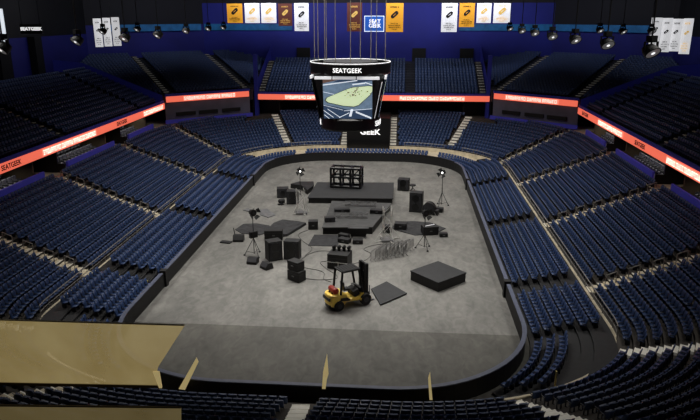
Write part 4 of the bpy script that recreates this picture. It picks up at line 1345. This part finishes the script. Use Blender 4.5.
t = put('small black wedge with an upright arm, left of the light stand', 'stage_monitor', 'speaker', -9.95, 25.75, -1.5)
MB().xprism([(-.4, 0), (.4, 0), (.4, .2), (.1, .6), (-.3, .6)], -.5, .5).build('cabinet_body', M['black'], t, bevel=.02)
MB().tube((0, -.3, .5), (-.1, -.45, 1.25), .04).build('arm', M['black'], t)


# tripod lights
def tripod(label, x, y, h, spread, rz=0, tilt=0, lit=True, flag=False, group='lights on tripod stands'):
    t = put(label, 'tripod_light', 'stage light', x, y, rz, group)
    MB().tube((0, 0, .15), (0, 0, h), .035).tube((0, 0, h * .4), (0, 0, h * .55), .05).build('pole', M['black'], t)
    for k in range(3):
        a = k * 2 * PI / 3 + .4
        px, py = spread * math.cos(a), spread * math.sin(a)
        l = MB().tube((0, 0, h * .42), (px, py, .06), .025).tube((0, 0, .22), (px * .75, py * .75, .4), .018).build('leg', M['black'], t)
        MB().lathe([(.03, 0), (.1, .02), (.1, .1), (.04, .14)], 10, (px, py, 0)).build('foot', M['black'], l)
    head = MB().lathe([(.12, .3), (.24, .22), (.28, -.05), (.3, -.22), (.26, -.23)], 16, (0, 0, h + .1), 'y').build('lamp_head', M['black'], t)
    MB().lathe([(.02, -.235), (.22, -.225)], 16, (0, 0, h + .1), 'y').build('lens', M['lamp'] if lit else M['dark'], head)
    for k in range(4):
        a = k * PI / 2 + .5
        c_, s_ = math.cos(a), math.sin(a)
        mb = MB(); y0, y1 = -.24, -.48
        w0, w1 = .17, .26
        mb.add([(.3 * c_ - w0 * s_, y0, h + .1 + .3 * s_ + w0 * c_), (.3 * c_ + w0 * s_, y0, h + .1 + .3 * s_ - w0 * c_), (.52 * c_ + w1 * s_, y1, h + .1 + .52 * s_ - w1 * c_), (.52 * c_ - w1 * s_, y1, h + .1 + .52 * s_ + w1 * c_)], [(0, 1, 2, 3)])
        mb.build('barn_door', M['black'], t)
    if flag: MB().box((0, 0, flag), (.75, .35, .6)).build('control_box', M['black'], t, bevel=.05)
    return t
tripod('black tripod light standing left of the speaker pair', -7.65, 22.1, 3.85, .85, .8, lit=False, flag=1.95)
tripod('black tripod light at the far right with a lit lamp', 9.7, 39.0, 3.7, .75, -.4)
tripod('black tripod light in front of the right-hand rug', 7.35, 24.95, 3.3, .78, .5, lit=False)
tripod('tall light on a stand at far left, behind the speaker boxes', -6.75, 43.0, 2.6, .6, .3)

# light truss towers
def truss_tower(label, x, y, h, w=.55, rz=0, out=1.4):
    t = put(label, 'truss_tower', 'truss', x, y, rz, 'aluminium truss towers')
    mb = MB()
    for sx in (-1, 1):
        for sy in (-1, 1): mb.tube((sx * w / 2, sy * w / 2, .2), (sx * w / 2, sy * w / 2, h), .035, 6)
    mb.build('chords', M['alu'], t)
    mb = MB(); k = 0; z = .25
    while z < h - w:
        s_ = 1 if k % 2 else -1
        for sy in (-1, 1):
            mb.tube((-s_ * w / 2, sy * w / 2, z), (s_ * w / 2, sy * w / 2, z + w), .018, 5)
            mb.tube((sy * w / 2, -s_ * w / 2, z), (sy * w / 2, s_ * w / 2, z + w), .018, 5)
        z += w; k += 1
    mb.build('lattice', M['alu'], t)
    MB().box((0, 0, .1), (w * 1.5, w * 1.5, .2)).build('base_block', M['steel'], t)
    for k in range(4):
        a = k * PI / 2 + .35
        l = MB().tube((0, 0, .12), (out * math.cos(a), out * math.sin(a), .08), .04).tube((w * .5 * math.cos(a), w * .5 * math.sin(a), h * .4), (out * math.cos(a), out * math.sin(a), .1), .02).build('outrigger', M['alu'], t)
    return t
truss_tower('pale truss tower on outriggers, right of the grey platform', 3.95, 26.9, 3.3, .75, .2)
truss_tower('pale truss tower at left, beside the black speaker boxes', -5.45, 34.9, 2.7, .8, .3, 1.0)

for x, y, rz_, lab in ((.2, 31.4, .04, 'pale lattice truss section lying across the grey platform, front one'), (.9, 35.6, -.05, 'pale lattice truss section lying across the grey platform, rear one')):
    t = put(lab, 'truss_section', 'truss', x, y, rz_, 'truss sections lying on the platform', .755)
    mb = MB(); w_ = .42
    for a in (0, w_):
        for b_ in (-w_ / 2, w_ / 2): mb.tube((-1.7, b_, a + .04), (1.7, b_, a + .04), .03, 6)
    mb.build('chords', M['steel'], t)
    mb = MB()
    for k in range(8):
        x0 = -1.7 + k * .425
        for b_ in (-w_ / 2, w_ / 2): mb.tube((x0, b_, .04 if k % 2 else w_ + .04), (x0 + .425, b_, w_ + .04 if k % 2 else .04), .018, 5)
        mb.tube((x0, -w_ / 2, w_ + .04), (x0 + .425, w_ / 2, w_ + .04), .018, 5)
    mb.build('lattice', M['steel'], t)
# black cage of truss rings
t = put('black truss cage standing on the long black platform', 'truss_cage', 'truss', -1.3, 44.0, -.12, None, .705)
mb = MB()
for z in (.1, 1.25, 2.3):
    for sy in (-1, 1): mb.tube((-1.75, sy * .8, z), (1.75, sy * .8, z), .15)
    for x in (-1.75, -.6, .6, 1.75): mb.tube((x, -.8, z), (x, .8, z), .13)
mb.build('rails', M['blackgloss'], t)
for x in (-1.75, -.6, .6, 1.75):
    MB().tube((x, -.8, 0), (x, -.8, 2.35), .14).build('upright', M['blackgloss'], t)
    MB().tube((x, .8, 0), (x, .8, 2.35), .14).build('upright', M['blackgloss'], t)
mb = MB()
for x in (-1.2, 0, 1.2): mb.tube((x - .5, -.8, 1.25), (x + .5, -.8, 2.3), .06).tube((x + .5, .8, .1), (x - .5, .8, 1.25), .06)
mb.build('braces', M['blackgloss'], t)

# crowd barriers: nested steel barrier panels
br0 = None
for k in range(9):
    if br0 is None:
        br0 = thing('crowd_barrier', 'x', 'barrier')
        MB().path([(-1.15, 0, .25), (-1.15, 0, .95), (-1.0, 0, 1.05), (1.0, 0, 1.05), (1.15, 0, .95), (1.15, 0, .25), (-1.15, 0, .25)], .024, 6).build('frame', M['steel'], br0)
        mb = MB()
        for q in range(15): mb.tube((-1.0 + q / 7.0, 0, .25), (-1.0 + q / 7.0, 0, 1.05), .011, 5)
        mb.build('bars', M['steel'], br0)
        for x in (-.8, .8): MB().path([(x, -.3, .02), (x, 0, .25), (x, .3, .02)], .022, 6).build('foot', M['steel'], br0)
        b_ = br0
    else: b_ = copy_tree(br0)
    b_.location = (3.2 + .34 * k, 22.2 + .2 * k + .1 * (k % 2), 0); b_.rotation_euler.z = .22 + .9 + .03 * (k % 3)
    b_['label'] = 'steel crowd barrier standing nested in a row on the floor, %s from the left' % ORD[k + 1]
    b_['group'] = 'steel crowd barriers nested in a row'

# floor cables
def cable(label, pts):
    P_ = [Vector((q[0], q[1], .03)) for q in pts]
    P_ = [P_[0]] + P_ + [P_[-1]]
    out = []
    for a, b, c, d in zip(P_, P_[1:], P_[2:], P_[3:]):
        for q in range(10):
            u = q / 10
            out.append(.5 * ((2 * b) + (c - a) * u + (2 * a - 5 * b + 4 * c - d) * u * u + (3 * b - a - 3 * c + d) * u ** 3))
    n = 6; mb = MB(); vs = []; fs = []
    for k, p in enumerate(out):
        t_ = (out[min(k + 1, len(out) - 1)] - out[max(k - 1, 0)]).normalized()
        sd = Vector((-t_.y, t_.x, 0))
        for q in range(n):
            a = 2 * PI * q / n
            vs.append(p + sd * math.cos(a) * .024 + Vector((0, 0, math.sin(a) * .024)))
    for k in range(len(out) - 1):
        for q in range(n): fs.append((k * n + q, k * n + (q + 1) % n, (k + 1) * n + (q + 1) % n, (k + 1) * n + q))
    mb.add(vs, fs)
    o = mb.build('floor_cable', M['floorcable'])
    tag(o, label, 'cable', 'thin cables looping over the floor')
cable('thin cable looping from the stacked amplifier cases to the flight case', [(-2.4, 17.2), (-1.2, 17.0), (.2, 17.6), (-1, 19.5), (-1.6, 20.8), (-.8, 21.2)])
cable('thin cable curving from speaker pair towards the dark flat rug', [(-3.4, 21.2), (-2.8, 22.8), (-1.8, 23.6), (-.4, 23.2), (.2, 22.0)])
cable('thin cable sweeping from speaker pair past the amplifier cases', [(-3.3, 20.9), (-2.9, 19.6), (-1.6, 19.0), (-1.0, 18.4), (-.9, 17.2), (-.2, 16.6)])
cable('thin cable curving right from the flight case to the barriers', [(1.1, 20.6), (2.2, 21.6), (2.6, 23.2), (1.9, 24.4), (3.0, 25.6), (4.4, 25.9)])
cable('thin cable trailing beside the small left case', [(-3.9, 29.3), (-4.6, 28.0), (-4.0, 26.2), (-2.8, 24.2), (-3.2, 22.2)])

# ------------------------------------------------------------------ light
def area(name, loc, size, power, rot=(0, 0, 0), color=(1, .97, .92), spread=PI):
    l = bpy.data.lights.new(name, 'AREA'); l.shape = 'RECTANGLE'; l.size, l.size_y = size; l.energy = power; l.color = color; l.spread = spread
    o = bpy.data.objects.new(name, l); COL.objects.link(o); o.location = loc; o.rotation_euler = rot
    return o
area('house_light_far', (0, 52, 26.2), (22, 14), 3600, spread=math.radians(125))
area('house_light_middle', (0, 30, 26.2), (22, 16), 4200, (math.radians(8), 0, 0), spread=math.radians(118))
area('house_light_near', (0, 22, 26.2), (24, 6), 1500, (math.radians(-20), 0, 0), spread=math.radians(62))
area('added_fill_far_stand', (0, 62, 26.2), (30, 3), 900, (math.radians(24), 0, 0), spread=math.radians(90))  # unseen fill added to brighten the far stand
area('added_wash_far', (0, 74, 24.5), (46, 1.5), 2000, (math.radians(72), 0, 0), (.85, .88, 1), math.radians(150))  # added wash without a fixture, lifts the blue far wall
for sx in (-1, 1):
    area('added_fill_side', (23 * sx, 26, 25.8), (3, 50), 1200, (0, math.radians(24) * sx, 0), spread=math.radians(84))  # unseen strip added to brighten the side seats
for sx in (-1, 1):
    area('added_wash_side', (36 * sx, 42, 23.5), (50, 1.0), 520, (math.radians(70), 0, -PI / 2 * sx), (.85, .88, 1), math.radians(140))  # made-up wash, added so the side walls read blue
    area('added_wash_corner', (30 * sx, 72, 24), (14, 1.0), 260, (math.radians(72), 0, -PI / 4 * sx), (.85, .88, 1), math.radians(140))  # added likewise to brighten the corner walls
    for y in (22.5, 38.5, 53):
        area('added_fill_suite', (31.6 * sx, y, 6.8), (1.2, 8), 60, spread=math.radians(150))  # unseen light added to lift the violet fronts and chairs
w = bpy.data.worlds.new('world'); S.world = w
w.use_nodes = True
w.node_tree.nodes['Background'].inputs[0].default_value = (.1, .12, .2, 1)
w.node_tree.nodes['Background'].inputs[1].default_value = .05
S.view_settings.view_transform = 'Standard'
S.view_settings.exposure = 0
S.view_settings.look = 'None'
print('seats', len(seats), 'hero', len(hero), 'objects', len(bpy.data.objects))
